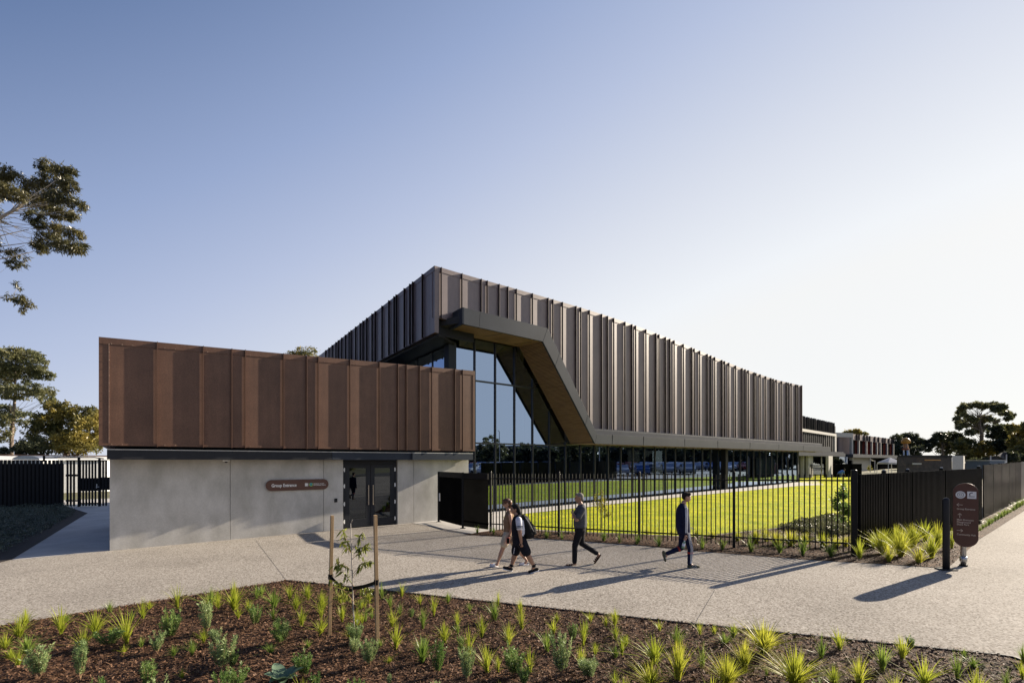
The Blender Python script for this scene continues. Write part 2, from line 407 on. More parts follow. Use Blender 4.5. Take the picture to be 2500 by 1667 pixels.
sheet('footpath', [G(1004, 1276), G(1075, 1268), Vector((-2.4, 22.8, 0)), Vector((33, 52.3, 0)), G(2012, 1183.5), G(1949, 1186), G(1686, 1210.5), G(1277, 1254.2), G(1228, 1262), G(1240, 1290), G(1168, 1299.5), G(1150, 1303)], M['pathconc'], .012)
# kerb behind the lawn, car park and road beyond and behind
mb = MB(); a = G(1952, 1159); b = G(2098, 1161.5)
mb.prism([(a.x, a.y, a.z), (b.x, b.y, b.z), (b.x, b.y, b.z+.12), (a.x, a.y, a.z+.12)], (-.06, .14, 0)); mb.build('lawn_kerb', M['white'])['kind'] = 'structure'
sheet('car_park', [(34, -14), (80, -14), (80, 62), (47, 44)], M['asphalt'], .02)
sheet('road', [(-60, -24), (34, -24), (34, -14), (-60, -14)], M['asphalt'], .01)
sheet('grass_verge', [(-60, -14), (34, -14), (34, -9), (-60, -9)], vary('verge_grass', (.06, .08, .02), (.11, .13, .03), 2, .9), .008)
# pavement joints
def strip(a, b, w, h0, mb):
    d = Vector((b.x-a.x, b.y-a.y, 0)); d.normalize(); n = Vector((-d.y, d.x, 0))*w/2
    mb.add([(a.x-n.x, a.y-n.y, SL*a.x+h0), (b.x-n.x, b.y-n.y, SL*b.x+h0), (b.x+n.x, b.y+n.y, SL*b.x+h0), (a.x+n.x, a.y+n.y, SL*a.x+h0)], [(0, 1, 2, 3)])
mb = MB()
for p, q, w in (((624, 1318), (698, 1415), .006), ((859, 1308), (1074, 1291), .022), ((892, 1331), (1150, 1306), .022), ((994, 1358), (1226, 1328), .022),
                ((1226, 1328), (1300, 1319), .02), ((1303, 1362), (1502, 1332), .022), ((1700, 1515), (1745, 1440), .008), ((300, 1341), (120, 1357), .006)):
    strip(G(*p), G(*q), w, .003, mb)
mb.build('pavement_joints', M['char'])['kind'] = 'structure'
# steel edging of the front bed
for k, ed in enumerate(([G(696, 1417), G(870, 1434), G(1050, 1454), G(1691, 1523), G(2080, 1562.5), G(2440, 1599), G(2475, 1604), G(2500, 1613), G(2525, 1632), G(2545, 1668)],)):
    mb = MB()
    for a, b in zip(ed, ed[1:]):
        d = Vector((b.x-a.x, b.y-a.y, 0)).normalized(); n = Vector((d.y, -d.x, 0))
        mb.hexa([(a.x, a.y, a.z-.02), (b.x, b.y, b.z-.02), (b.x-n.x*.012, b.y-n.y*.012, b.z-.02), (a.x-n.x*.012, a.y-n.y*.012, a.z-.02)][::-1] if False else
                [(a.x, a.y, a.z-.02), (a.x+n.x*.03, a.y+n.y*.03, a.z-.02), (b.x+n.x*.03, b.y+n.y*.03, b.z-.02), (b.x, b.y, b.z-.02)],
                [(a.x, a.y, a.z+.022), (a.x+n.x*.03, a.y+n.y*.03, a.z+.022), (b.x+n.x*.03, b.y+n.y*.03, b.z+.022), (b.x, b.y, b.z+.022)])
    tag(mb.build('bed_edging', M['char']), 'thin dark steel edging between the pavement and the front mulch bed', 'edging')
# bark chips (nobody could count them)
def chips(name, poly, n, dz, lo=.015, hi=.05, near=None):
    x, y = scatter(poly, n)
    L = RNG.uniform(lo, hi, len(x)); Wd = L*RNG.uniform(.15, .4, len(x)); a = RNG.uniform(0, np.pi, len(x))
    tx = RNG.normal(0, .35, len(x)); z = SL*x+dz+RNG.uniform(.003, .035, len(x))
    dx, dy = np.cos(a), np.sin(a); nx, ny = -dy, dx
    V = np.zeros((len(x), 4, 3)); roll = RNG.normal(0, .6, len(x))
    for i, (s1, s2) in enumerate(((-1, -1), (1, -1), (1, 1), (-1, 1))):
        V[:, i, 0] = x+dx*L*s1*.5+nx*Wd*s2*.5; V[:, i, 1] = y+dy*L*s1*.5+ny*Wd*s2*.5
        V[:, i, 2] = z+tx*L*s1*.5+roll*Wd*s2*.5
    Q = np.arange(len(x)*4).reshape(-1, 4)
    o = npmesh(name, V.reshape(-1, 3), Q, M['chip']); tag(o, 'loose brown bark chips spread over the planting bed', 'bark mulch', kind='stuff'); return o
NEARBED = [p for p in BED if p.y > 3] 
NB = [G(0, 1527), G(696, 1417), G(1050, 1454), G(1691, 1523), G(2440, 1599), G(2530, 1640), G(2545, 1690), G(-60, 1690), G(-60, 1540)]
chips('bark_chips', NB, 42000, .006)
# bark spilled over the pavement edge
def spill(line, n, spread):
    pts = []
    for _ in range(n):
        i = random.randrange(len(line)-1); t = random.random(); a, b = line[i], line[i+1]; d = Vector((b.x-a.x, b.y-a.y, 0)).normalized(); nn = Vector((-d.y, d.x, 0))
        pts.append(a.lerp(b, t)+nn*abs(random.gauss(0, spread)))
    return pts
sp_pts = spill([G(0, 1527), G(696, 1417), G(1050, 1454), G(1691, 1523), G(2440, 1599)], 700, .07)
V = []; 
for p_ in sp_pts:
    a = random.uniform(0, 3.14); L = random.uniform(.008, .022); w_ = L*.4; dx, dy = math.cos(a), math.sin(a)
    V += [(p_.x+dx*L*s1-dy*w_*s2, p_.y+dy*L*s1+dx*w_*s2, SL*p_.x+.006+random.uniform(0, .006)) for s1, s2 in ((-1, -1), (1, -1), (1, 1), (-1, 1))]
tag(npmesh('spilled_bark', np.array(V), np.arange(len(V)).reshape(-1, 4), M['chip']), 'stray bark chips spilled on the pavement edge', 'bark mulch', kind='stuff')
chips('bark_chips', FB[:10]+[G(2050, 1262), G(1700, 1311), G(1400, 1299)], 14000, .01)
# lawn blades (stuff)
def blades(poly, n, h, w, name='lawn_grass'):
    x, y = scatter(poly, n); a = RNG.uniform(0, 2*np.pi, len(x)); H = h*RNG.uniform(.6, 1.3, len(x))
    lx, ly = RNG.normal(0, .4, len(x))*H, RNG.normal(0, .4, len(x))*H
    V = np.zeros((len(x), 3, 3)); z = SL*x+.004
    V[:, 0] = np.stack([x-np.cos(a)*w, y-np.sin(a)*w, z], 1); V[:, 1] = np.stack([x+np.cos(a)*w, y+np.sin(a)*w, z], 1)
    V[:, 2] = np.stack([x+lx, y+ly, z+H], 1)
    o = npmesh(name, V.reshape(-1, 3), np.arange(len(x)*3).reshape(-1, 3), M['blade'])
    tag(o, 'mown bright green lawn grass behind the picket fence', 'grass', kind='stuff')
blades([p for p in GL], 110000, .045, .010)
# ---------------------------------------------------------------- low entrance building
A = Vector((-11.86, 14.24, 0)); B = Vector((-4.05, 19.92, 0)); dc = (B-A).normalized(); nc = Vector((dc.y, -dc.x, 0))
ZC = 2.545
low = empty('entrance_building', (A.x, A.y, gz(A.x)), 'low entrance block with rust brown ribbed metal upper storey over grey concrete walls', 'building')
kA = 0.0; kR = on_line(1144, A, dc)
def kc(u): return on_line(u, A, dc)
def wallseg(u0, u1, z0=None, z1=ZC+.25, name='concrete_wall', lab=None, th=.18):
    k0, k1 = kc(u0)+.006, kc(u1)-.006; mb = MB(); p = A+dc*k0
    mb.box((p.x, p.y), dc, k1-k0, -nc, th, -.5 if z0 is None else z0, z1)
    o = mb.build(name, M['conc'], low, bevel=.004); return o
for u0, u1 in ((267, 562), (562, 790), (790, 838), (970.5, 1010), (1010, 1144)): wallseg(u0, u1)
# backing behind joints and left return, rear body
mb = MB(); p = A+dc*.05-nc*.16
kd0, kd1 = kc(838), kc(970.5)
mb.box((p.x, p.y), dc, kd0-.07, -nc, .06, -.5, ZC+.2)
p = A+dc*(kd1+.02)-nc*.16; mb.box((p.x, p.y), dc, kR-kd1-.05, -nc, .06, -.5, ZC+.2)
mb.build('joint_backing', M['char'], low)
mb = MB(); p = A-nc*.18; mb.box((p.x, p.y), -nc, 7.5, dc, .18, -.5, ZC+.25); mb.build('side_wall', M['conc'], low)
mb = MB(); p = A+dc*(kR-.18)-nc*.18; mb.box((p.x, p.y), -nc, 2.2, dc, .17, -.5, ZC+.25)
mb.build('side_wall', M['conc'], low)
# cladding storey: leans 1.6 degrees out towards the left
R0 = A+dc*0.0+nc*.80; R1 = A+dc*kR+nc*.38; dl = (R1-R0).normalized(); nl = Vector((dl.y, -dl.x, 0))
def kl(u): return on_line(u, R0, dl)
def ptl(u, v, off=0.0):
    k = kl(u); p = R0+dl*k; return Vector((p.x, p.y, zat(v, p.y)))
kL, kRt = kl(241), kl(1159.5)
LT = [(241, 825), (383, 836.5), (495, 846), (598, 855), (691, 863), (776, 871), (925, 884.5), (1052, 897), (1159.5, 907)]
TL = [ptl(u, v) for u, v in LT]
zb = 2.945
TOPFIT = np.polyfit([kl(u) for u, v in LT], [q.z for q in TL], 1)
def ztop(k): return TOPFIT[0]*k+TOPFIT[1]
pL = R0+dl*kL; pR = R0+dl*kRt; dep = 8.0
def at(k, off=0.0): return R0+dl*k+nl*off
mb = MB()
f = [(pL.x, pL.y, zb), (pR.x, pR.y, zb), (pR.x, pR.y, ztop(kRt)), (pL.x, pL.y, ztop(kL))]
mb.prism(f, tuple(-nl*.22)); 
clad = mb.build('cladding', M['rust'], low)
mb = MB(); p = pL-nl*.22; mb.box((p.x, p.y), -nl, dep, dl, .15, zb, ztop(kL)); clad2 = mb.build('side_cladding', M['rust'], low)
mb = MB(); p = pR-nl*.22; mb.box((p.x, p.y), -nl, 3.0, -dl, .15, zb, ztop(kRt)); mb.build('side_cladding', M['rust'], low)
mb = MB(); p = pL-nl*(dep+.0)+dl*0; mb.box((p.x, p.y), dl, kRt-kL-3, -nl, .15, -.5, ztop(kL)); mb.build('rear_wall', M['rust'], low)
mb = MB(); p = pL-nl*.22+dl*.15
mb.hexa([(p.x, p.y, zb+.02)]+[(q.x, q.y, zb+.02) for q in (p+dl*(kRt-kL-.3), p+dl*(kRt-kL-.3)-nl*3, p+dl*(kRt-kL-3.3)-nl*(dep-.25), p-nl*(dep-.25))][:0]+
        [(q.x, q.y, zb+.02) for q in (p+dl*(kRt-kL-.3), p+dl*(kRt-kL-.3)-nl*(dep-.25)*.36, p-nl*(dep-.25)*.36)],
        [(q.x, q.y, zb+.2) for q in (p, p+dl*(kRt-kL-.3), p+dl*(kRt-kL-.3)-nl*(dep-.25)*.36, p-nl*(dep-.25)*.36)])
mb.build('soffit', M['char'], low)
mb = MB(); q0 = p; 
mb.hexa([(q.x, q.y, 5.6) for q in (p, p+dl*(kRt-kL-.3), p+dl*(kRt-kL-.3)-nl*2.7, p-nl*(dep-.25))], [(q.x, q.y, 5.7) for q in (p, p+dl*(kRt-kL-.3), p+dl*(kRt-kL-.3)-nl*2.7, p-nl*(dep-.25))])
mb.build('roof', M['grey'], low)
# top cap, bottom lip and fins
mb = MB(); mb.prism([tuple(at(kL, .0)+Vector((0, 0, ztop(kL)-.17))), tuple(at(kRt, .0)+Vector((0, 0, ztop(kRt)-.17))), tuple(at(kRt, .0)+Vector((0, 0, ztop(kRt)+.012))), tuple(at(kL, .0)+Vector((0, 0, ztop(kL)+.012)))], tuple(nl*.014))
mb.prism([tuple(at(kL, .0)+Vector((0, 0, zb-.012))), tuple(at(kRt, .0)+Vector((0, 0, zb-.012))), tuple(at(kRt, .0)+Vector((0, 0, zb+.055))), tuple(at(kL, .0)+Vector((0, 0, zb+.055)))], tuple(nl*.012))
mb.build('cap_trim', M['rust'], clad)
M['finrust_shade'] = plain('fin_rust_shaded', (.055, .028, .019), .6, spec=.2)  # rust fin plates toned down; their shaded side is painted in
FINL = [383.8, 495.6, 565.3, 598.2, 691.4, 748, 776, 853.4, 925, 970, 991, 1023, 1052.8, 1109, 1127.7]
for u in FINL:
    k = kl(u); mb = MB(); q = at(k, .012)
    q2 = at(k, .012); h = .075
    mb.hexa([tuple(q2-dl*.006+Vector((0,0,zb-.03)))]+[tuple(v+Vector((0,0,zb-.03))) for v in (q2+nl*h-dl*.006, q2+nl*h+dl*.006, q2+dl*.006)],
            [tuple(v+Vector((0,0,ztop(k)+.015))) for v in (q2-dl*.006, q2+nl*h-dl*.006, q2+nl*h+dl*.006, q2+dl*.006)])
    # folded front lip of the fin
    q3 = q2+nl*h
    f_ = mb.build('fin', M['finrust_shade'], clad)
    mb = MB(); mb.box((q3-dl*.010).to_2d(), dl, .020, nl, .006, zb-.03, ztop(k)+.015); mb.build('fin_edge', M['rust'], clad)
M['seam'] = plain('seam_metal', (.20, .12, .085), .5)
for u in (265, 1155):
    mb = MB(); k = kl(u)
    mb.box(at(k, .0).to_2d(), dl, .02, nl, .016, zb+.06, ztop(k)-.18)
    mb.build('seam', M['seam'], clad)
mb = MB()
for u in np.arange(272, 1150, 26):
    k = kl(u); q = at(k, .014)
    for z in (zb+.03, ztop(k)-.15): mb.cbox((q.x, q.y, z), (.014, .014, .014))
for z in np.arange(zb+.2, 6, .22):
    q = at(kl(266), .02); mb.cbox((q.x, q.y, z), (.013, .013, .013)); q = at(kl(1156), .02); mb.cbox((q.x, q.y, z), (.013, .013, .013))
mb.build('rivet', plain('rivet_metal', (.22, .15, .11), .45), clad)
# recessed band over the concrete, with canopy fascia
mb = MB(); p = A+nc*.02+dc*.15; mb.box((p.x, p.y), dc, kR-.2, nc, .10, ZC+.10, zb+.02); mb.build('recess_band', M['grey'], low)
def fascia(u0, u1, off0, th, mt, top=2.815, joint=True):
    a = R0+nl*off0; k0 = on_line(u0, a, dl); k1 = on_line(u1, a, dl); q = a+dl*k0; mb = MB()
    mb.box((q.x, q.y), dl, k1-k0-.008, -nl, th, ZC-.002, top)
    return mb.build('canopy_fascia', mt, low, bevel=.003)
fascia(261, 811, -.085, .60, M['char']); fascia(811.3, 1007, -.083, .45, M['grey']); fascia(1007.3, 1155, .035, .36, M['grey'])  # left length in darker metal, its unlit tone put into the colour
mb = MB(); a = R0-nl*.085; k0 = on_line(261, a, dl); q = a+dl*k0; mb.box((q.x, q.y), dl, on_line(1007, a, dl)-k0, -nl, .5, 2.817, 2.842)
a = R0+nl*.035; k0 = on_line(1007.3, a, dl); q = a+dl*k0; mb.box((q.x, q.y), dl, on_line(1155, a, dl)-k0, -nl, .4, 2.817, 2.842)
mb.build('flashing', M['flash'], low)
# double door
dr = empty('entrance_door', tuple(A+dc*kd0-nc*.1), 'x', 'x'); del dr['label']; del dr['category']; dr.parent = low; dr.location = (A+dc*kd0-nc*.1)-low.location
W_ = kd1-kd0; g0 = gz((A+dc*(kd0+W_/2)).x)+.01
def dbox(mb, a, b, z0, z1, off=0.0, th=.06):
    p = A+dc*(kd0+a)-nc*(.10-off); mb.box((p.x, p.y), dc, b-a, -nc, th, z0, z1)
mb = MB(); dbox(mb, .0, .09, g0, ZC); dbox(mb, W_-.09, W_, g0, ZC); dbox(mb, .09, W_-.09, ZC-.17, ZC); 
mb.build('door_frame', M['char'], dr)
half = W_/2
for s0, s1, hs in ((.098, half-.006, 1), (half+.006, W_-.098, -1)):
    lf = MB(); z0, z1 = g0+.012, ZC-.178; st = .17
    dbox(lf, s0, s0+st, z0, z1, -.005, .05); dbox(lf, s1-st, s1, z0, z1, -.005, .05); dbox(lf, s0+st, s1-st, z0, z0+.30, -.005, .05); dbox(lf, s0+st, s1-st, z1-.14, z1, -.005, .05)
    d_ = lf.build('door_leaf', M['char'], dr, bevel=.003)
    gl = MB(); dbox(gl, s0+st, s1-st, z0+.30, z1-.14, -.02, .012); gl.build('door_pane', M['doorglass'], d_)
    hn = MB(); hx = s1-.085 if hs == 1 else s0+.085
    p = A+dc*(kd0+hx)-nc*(.10-.06)
    hn.tube([(p.x, p.y, g0+.85), (p.x, p.y, g0+1.62)], .018, 10)
    for z in (g0+.95, g0+1.5):
        q = p-nc*.065; hn.tube([tuple(p+Vector((0, 0, z))), tuple(q+Vector((0, 0, z)))], .010, 8)
    hn.build('door_handle', plain('handle_bar', (.55, .45, .33), .3, .3), d_)
    for z in (g0+.25, g0+.92, g0+1.6, g0+2.22):
        hg = MB()
        hx = .07 if hs == 1 else W_-.07
        dbox(hg, hx-.022, hx+.022, z-.075, z+.075, .012, .012); dbox(hg, hx-.034 if hs == 1 else hx, hx if hs == 1 else hx+.034, z-.03, z+.03, .014, .012)
        hg.build('door_hinge', M['white'], d_)
mb = MB(); p = A+dc*(kd0-.3)-nc*1.9; mb.box((p.x, p.y), dc, W_+.6, -nc, .05, -.3, ZC+.2)   # room behind the doors
for kk in (kd0-.3, kd1+.25):
    p = A+dc*kk-nc*.24; mb.box((p.x, p.y), dc, .05, -nc, 1.66, -.3, ZC+.2)
p = A+dc*(kd0-.25)-nc*.24; mb.box((p.x, p.y), dc, W_+.5, -nc, 1.66, ZC+.12, ZC+.2)
mb.build('lobby', M['darkroom'], low)
# wall-mounted sign
sg = A+dc*kc(724)+nc*.03; 
def zs(v, u): p = A+dc*kc(u); return zat(v, p.y)
s0, s1 = kc(648), kc(801); zc_ = (zs(1184.5, 700)+zs(1181, 760))/2; hh = .5*(zs(1171.5, 680)-zs(1198, 680))
ws = empty('wall_sign', tuple(Vector((sg.x, sg.y, zc_))), 'brown rounded wall sign lettered Group Entrance on the concrete wall', 'sign')
pts = []
L_ = s1-s0
for i in range(17):
    t = math.pi/2+math.pi*i/16; pts.append((s0+hh+hh*math.cos(t), zc_+hh*math.sin(t)))
for i in range(17):
    t = -math.pi/2+math.pi*i/16; pts.append((s1-hh+hh*math.cos(t), zc_+hh*math.sin(t)))
mb = MB(); mb.prism([tuple(A+dc*k+nc*.035+Vector((0, 0, z))) for k, z in pts], tuple(nc*.03)); mb.build('sign_panel', M['signbrown'], ws, bevel=.003)
for k in (s0+L_*.25, s0+L_*.75):
    mb = MB(); p = A+dc*k; mb.box((p.x, p.y), dc, .04, nc, .034, zc_-.1, zc_+.1); mb.build('bracket', M['char'], ws)
M['letter'] = plain('white_lettering', (.78, .78, .76), .5)
o_ = A+dc*(s0+L_*.085)+nc*.0665
text('lettering', 'Group Entrance', .155, M['letter'], ws, (o_.x, o_.y, zc_-.055), dc, nc, width=L_*.385, bold=.0035)
def disc(mb, c, d, n, r0, r1, th, seg=24, a0=0, a1=2*math.pi, ex=1.0):
    vs = []; full = abs(a1-a0-2*math.pi) < 1e-6; m = seg if full else seg+1
    for i in range(m):
        a = a0+(a1-a0)*i/seg; w = Vector(d)*math.cos(a)*ex+Vector((0, 0, 1))*math.sin(a)
        vs += [Vector(c)+w*r0, Vector(c)+w*r1, Vector(c)+w*r1+Vector(n)*th, Vector(c)+w*r0+Vector(n)*th]
    fs = []
    for i in range(seg):
        j = (i+1) % m
        fs += [(4*i+3, 4*i+2, 4*j+2, 4*j+3), (4*i+1, 4*j+1, 4*j+2, 4*i+2), (4*i, 4*i+3, 4*j+3, 4*j)]
    mb.add(vs, fs)
def onsign(k, z, off=.0655): return A+dc*k+nc*off+Vector((0, 0, z))
k1 = s0+L_*.608; e_ = L_*.043
mb = MB(); q = onsign(k1, 0); mb.box((q.x, q.y), dc, e_, nc, .003, zc_-.045*1.3, zc_+.045*1.1); mb.build('council_emblem', M['letter'], ws)
mb = MB(); disc(mb, onsign(k1+e_*.5, zc_+.01, .069), dc, nc, .014, .022, .002, 10, 1.4, 3.6); q = onsign(k1+e_*.15, 0, .069); mb.box((q.x, q.y), dc, e_*.7, nc, .002, zc_-.045, zc_-.036); mb.build('emblem_mark', M['signbrown'], ws)
mb = MB(); q = onsign(s0+L_*.660, 0); mb.box((q.x, q.y), dc, .006, nc, .003, zc_-.05, zc_+.05); mb.build('divider', M['letter'], ws)
cc = s0+L_*.707; rr_ = L_*.031
for r0, r1, c in ((.84, 1.0, (.55, .62, .08)), (.62, .80, (.06, .35, .10)), (.0, .60, (.03, .25, .28))):
    mb = MB(); disc(mb, onsign(cc, zc_-.003), dc, nc, rr_*r0, rr_*r1, .003); mb.build('roundel', plain('roundel_paint', c, .5), ws)
mb = MB(); disc(mb, onsign(cc, zc_-.003, .069), dc, nc, rr_*.25, rr_*.38, .002, 16, .6, 4.6); mb.build('roundel_swirl', plain('roundel_blue', (.12, .42, .55), .5), ws)
mb = MB(); disc(mb, onsign(cc, zc_-.003, .069), dc, nc, rr_*.84, rr_*.98, .002, 16, .5, 2.6); mb.build('roundel_swirl', bpy.data.materials['roundel_blue'], ws)
q = onsign(s0+L_*.748, 0)
text('lettering', 'Brimbank Aquatic', .042, M['letter'], ws, (q.x, q.y, zc_+.012), dc, nc, width=L_*.175, bold=.0010)
text('lettering', 'and Wellness Centre', .042, M['letter'], ws, (q.x, q.y, zc_-.038), dc, nc, width=L_*.20, bold=.0010)
# intercom and sensor light
p = A+dc*kc(816)+nc*.0; zi = zat(1221, p.y); ic = empty('door_intercom', (p.x, p.y, zi), 'small black intercom box on the concrete wall left of the glass doors', 'intercom')
mb = MB(); mb.box((p.x, p.y), dc, .11, nc, .03, zi-.07, zi+.07); mb.build('housing', M['black'], ic, bevel=.006)
mb = MB(); q = p+dc*.03+nc*.0305; mb.box((q.x, q.y), dc, .05, nc, .004, zi-.03, zi+.02); mb.build('button_panel', M['mull'], ic)
p = A+dc*kc(541)+nc*.25; sn = empty('security_camera', (p.x, p.y, ZC), 'small white security camera dome under the dark canopy edge', 'camera')
mb = MB(); mb.box((p.x, p.y), dc, .2, nc, .13, ZC-.055, ZC-.004); mb.build('mounting', M['white'], sn, bevel=.012)
mb = MB(); c = p+dc*.1+nc*.065
mb.tube([(c.x, c.y, ZC-.055), (c.x, c.y, ZC-.08), (c.x, c.y, ZC-.10)], [.05, .045, .02], 12); mb.build('lens_dome', M['gloss'], sn, True)
# ---------------------------------------------------------------- main hall
dm = Vector((.766, .6428, 0)); nm = Vector((.6428, -.766, 0)); O0 = Vector((-1.07, 24.3, 0))
em = Vector((-.561, .828, 0)).normalized(); ne = Vector((-em.y, em.x, 0))   # left face direction and its outward normal
if ne.dot(Vector((-1, -1, 0))) < 0: ne = -ne
def mp(k, p=0.0, z=0.0): q = O0+dm*k+nm*p; return Vector((q.x, q.y, z))
def mk(u, p=0.0): return on_line(u, O0+nm*p, dm)
main = empty('main_building', tuple(mp(0, 0, .0)), 'tall bronze ribbed aquatic hall with glass front and folded grey canopy ribbon', 'building')
PC = 1.0
TOPS = [(1061, 650), (1129, 668.5), (1220, 695), (1301, 718.8), (1407, 749), (1470, 768), (1527.6, 785.5), (1578.6, 806), (1669.5, 843), (1747.7, 873), (1813, 900), (1894, 927.4), (1955, 941.5)]
TK = [mk(u, PC) for u, v in TOPS]; TZ = [zat(v, mp(k, PC).y) for k, (u, v) in zip(TK, TOPS)]
pf = np.polyfit(TK, TZ, 5)
def mtop(k): return float(np.interp(k, TK, [np.polyval(pf, a) for a in TK]))
k0c, k1c = TK[0], TK[-1]
# front cladding: bottom hidden behind the ribbon
mb = MB(); ks = list(np.linspace(k0c, k1c, 60)); 
def mbot(k): return float(np.interp(k, [k0c, -1.5, 1.75, 5.75, k1c], [8.78, 8.75, 8.75, 4.33, 4.42]))
ks = sorted(set(ks+[-1.5, 1.75, 5.75]))
for a, b in zip(ks, ks[1:]):
    mb.add([mp(a, PC, mbot(a)), mp(b, PC, mbot(b)), mp(b, PC, mtop(b)), mp(a, PC, mtop(a)), mp(a, PC-.2, mbot(a)), mp(b, PC-.2, mbot(b)), mp(b, PC-.2, mtop(b)), mp(a, PC-.2, mtop(a))],
           [(0, 1, 2, 3), (5, 4, 7, 6), (3, 2, 6, 7), (1, 0, 4, 5)])
mcl = mb.build('front_cladding', M['bronze'], main)
mb = MB()
for a, b in zip(ks, ks[1:]):
    mb.add([mp(a, PC+.003, mtop(a)-.2), mp(b, PC+.003, mtop(b)-.2), mp(b, PC+.003, mtop(b)+.01), mp(a, PC+.003, mtop(a)+.01), mp(a, PC+.018, mtop(a)-.2), mp(b, PC+.018, mtop(b)-.2), mp(b, PC+.018, mtop(b)+.01), mp(a, PC+.018, mtop(a)+.01)],
           [(4, 5, 6, 7), (7, 6, 2, 3), (0, 1, 5, 4)])
mb.build('cap_trim', M['bronze'], mcl)
FU = [1078.5, 1128.9, 1176, 1190.7, 1219.7, 1241, 1261.8, 1301, 1339.3, 1351, 1374.3, 1407.5, 1419, 1440, 1470, 1484.5, 1499.5, 1527, 1544, 1553, 1578, 1602.5, 1610, 1626, 1636.7, 1647, 1669.5, 1689.6, 1696, 1709.4, 1728, 1736.8, 1746,
      1763.6, 1770, 1780.5, 1797, 1813, 1820.4, 1828, 1842.7, 1846.6, 1857, 1870.5, 1883.3, 1889, 1896.3, 1909.4, 1921, 1925.7, 1932.7, 1944.5, 1948.7]
FD = .095
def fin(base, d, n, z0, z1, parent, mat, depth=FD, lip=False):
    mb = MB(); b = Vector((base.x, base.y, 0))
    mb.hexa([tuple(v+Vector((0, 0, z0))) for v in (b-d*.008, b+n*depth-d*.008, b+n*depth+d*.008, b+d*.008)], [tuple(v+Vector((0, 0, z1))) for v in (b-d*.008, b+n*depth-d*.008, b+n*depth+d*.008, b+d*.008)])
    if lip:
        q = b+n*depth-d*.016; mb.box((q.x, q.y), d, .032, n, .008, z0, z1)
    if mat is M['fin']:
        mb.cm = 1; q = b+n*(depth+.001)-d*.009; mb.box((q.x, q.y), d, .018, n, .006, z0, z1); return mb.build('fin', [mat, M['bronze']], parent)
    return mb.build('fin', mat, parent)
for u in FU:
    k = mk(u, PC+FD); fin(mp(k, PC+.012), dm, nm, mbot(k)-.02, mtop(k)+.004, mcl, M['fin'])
# left face
C0 = mp(k0c, PC); lenL = 27.0
mb = MB(); zc0 = mtop(k0c)
mb.box((C0.x, C0.y), em, lenL, -ne, .2, 8.1, zc0); lcl = mb.build('side_cladding', M['bronze'], main)
mb = MB(); q = C0+ne*.003; mb.box((q.x, q.y), em, lenL, ne, .015, zc0-.2, zc0+.01); mb.build('cap_trim', M['bronze'], lcl)
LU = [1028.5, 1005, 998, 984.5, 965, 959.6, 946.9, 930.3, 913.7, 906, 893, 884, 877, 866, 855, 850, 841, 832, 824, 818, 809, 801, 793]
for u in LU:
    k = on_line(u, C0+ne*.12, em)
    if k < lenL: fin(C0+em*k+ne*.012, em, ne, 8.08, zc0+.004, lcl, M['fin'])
# the step under the corner
mb = MB(); mb.prism([tuple(mp(k0c+.05, PC-.35, 8.1)), tuple(mp(-1.5, PC-.35, 8.1)), tuple(mp(-1.5, PC-.35, 8.95)), tuple(mp(k0c+.05, PC-.35, 8.95))], tuple(-nm*.15)); mb.build('corner_recess', M['char'], main)
# glass corner
KG = mk(1098, 0.0); CG = mp(KG, 0)
mb = MB(); q = mp(KG, 0)-em*0-dm*.0; mb.box((q.x-dm.x*.05, q.y-dm.y*.05), dm, .42, -nm, .42, -.2, 8.1); mb.build('corner_column', M['grey'], main)
# canopy ribbon: polygon in (k, z), from p=1.9 back to the glass
PR = 1.9
kO = mk(1128.9, PR)
def solid(poly_kz, p0, p1, name, mat, parent=main, lead=None):
    mb = MB(); mb.prism([tuple(mp(k, p1, z)) for k, z in poly_kz], tuple(nm*(p0-p1))); return mb.build(name, mat, parent)
outer = [(kO, 9.15), (2.13, 9.15), (5.93, 3.98)]; inner = [(kO, 8.43), (1.81, 8.43), (5.76, 3.45)]
KE = mk(2027, PR)
# fascia faces with joints
def ribbonpiece(a_o, b_o, a_i, b_i, name='canopy_ribbon', mat=None):
    mb = MB(); mb.prism([tuple(mp(a_i[0], PR, a_i[1])), tuple(mp(b_i[0], PR, b_i[1])), tuple(mp(b_o[0], PR, b_o[1])), tuple(mp(a_o[0], PR, a_o[1]))], tuple(-nm*.10))
    return mb.build(name, mat or M['grey'], main, bevel=.004)
def lerp(a, b, t): return (a[0]+(b[0]-a[0])*t, a[1]+(b[1]-a[1])*t)
e = .0015
segs = [((kO, 9.15), (kO, 8.43), (2.13, 9.15), (1.81, 8.43), [0, .185, 1]), ((2.13, 9.15), (1.81, 8.43), (5.93, 3.98), (5.76, 3.45), [0, .22, .8, 1]), ((5.93, 3.98), (5.76, 3.45), (KE, 3.98), (KE, 3.45), [0, .035, .115, .24, .36, .5, .65, .8, 1])]
for ao, ai, bo, bi, ts in segs:
    for t0, t1 in zip(ts, ts[1:]):
        if ao[0] > 5:
            oz = lambda t, zz, first: (first if t < e else ao[0]+(bo[0]-ao[0])*t, zz)
            ribbonpiece(oz(t0+e*(t0 > 0), 3.98, 5.93), oz(t1-e*.3, 3.98, 5.93), oz(t0+e*(t0 > 0)*.3, 3.45, 5.76), oz(t1-e*.3, 3.45, 5.76)); continue
        ribbonpiece(lerp(ao, bo, t0+e), lerp(ao, bo, t1-e), lerp(ai, bi, t0+e), lerp(ai, bi, t1-e))
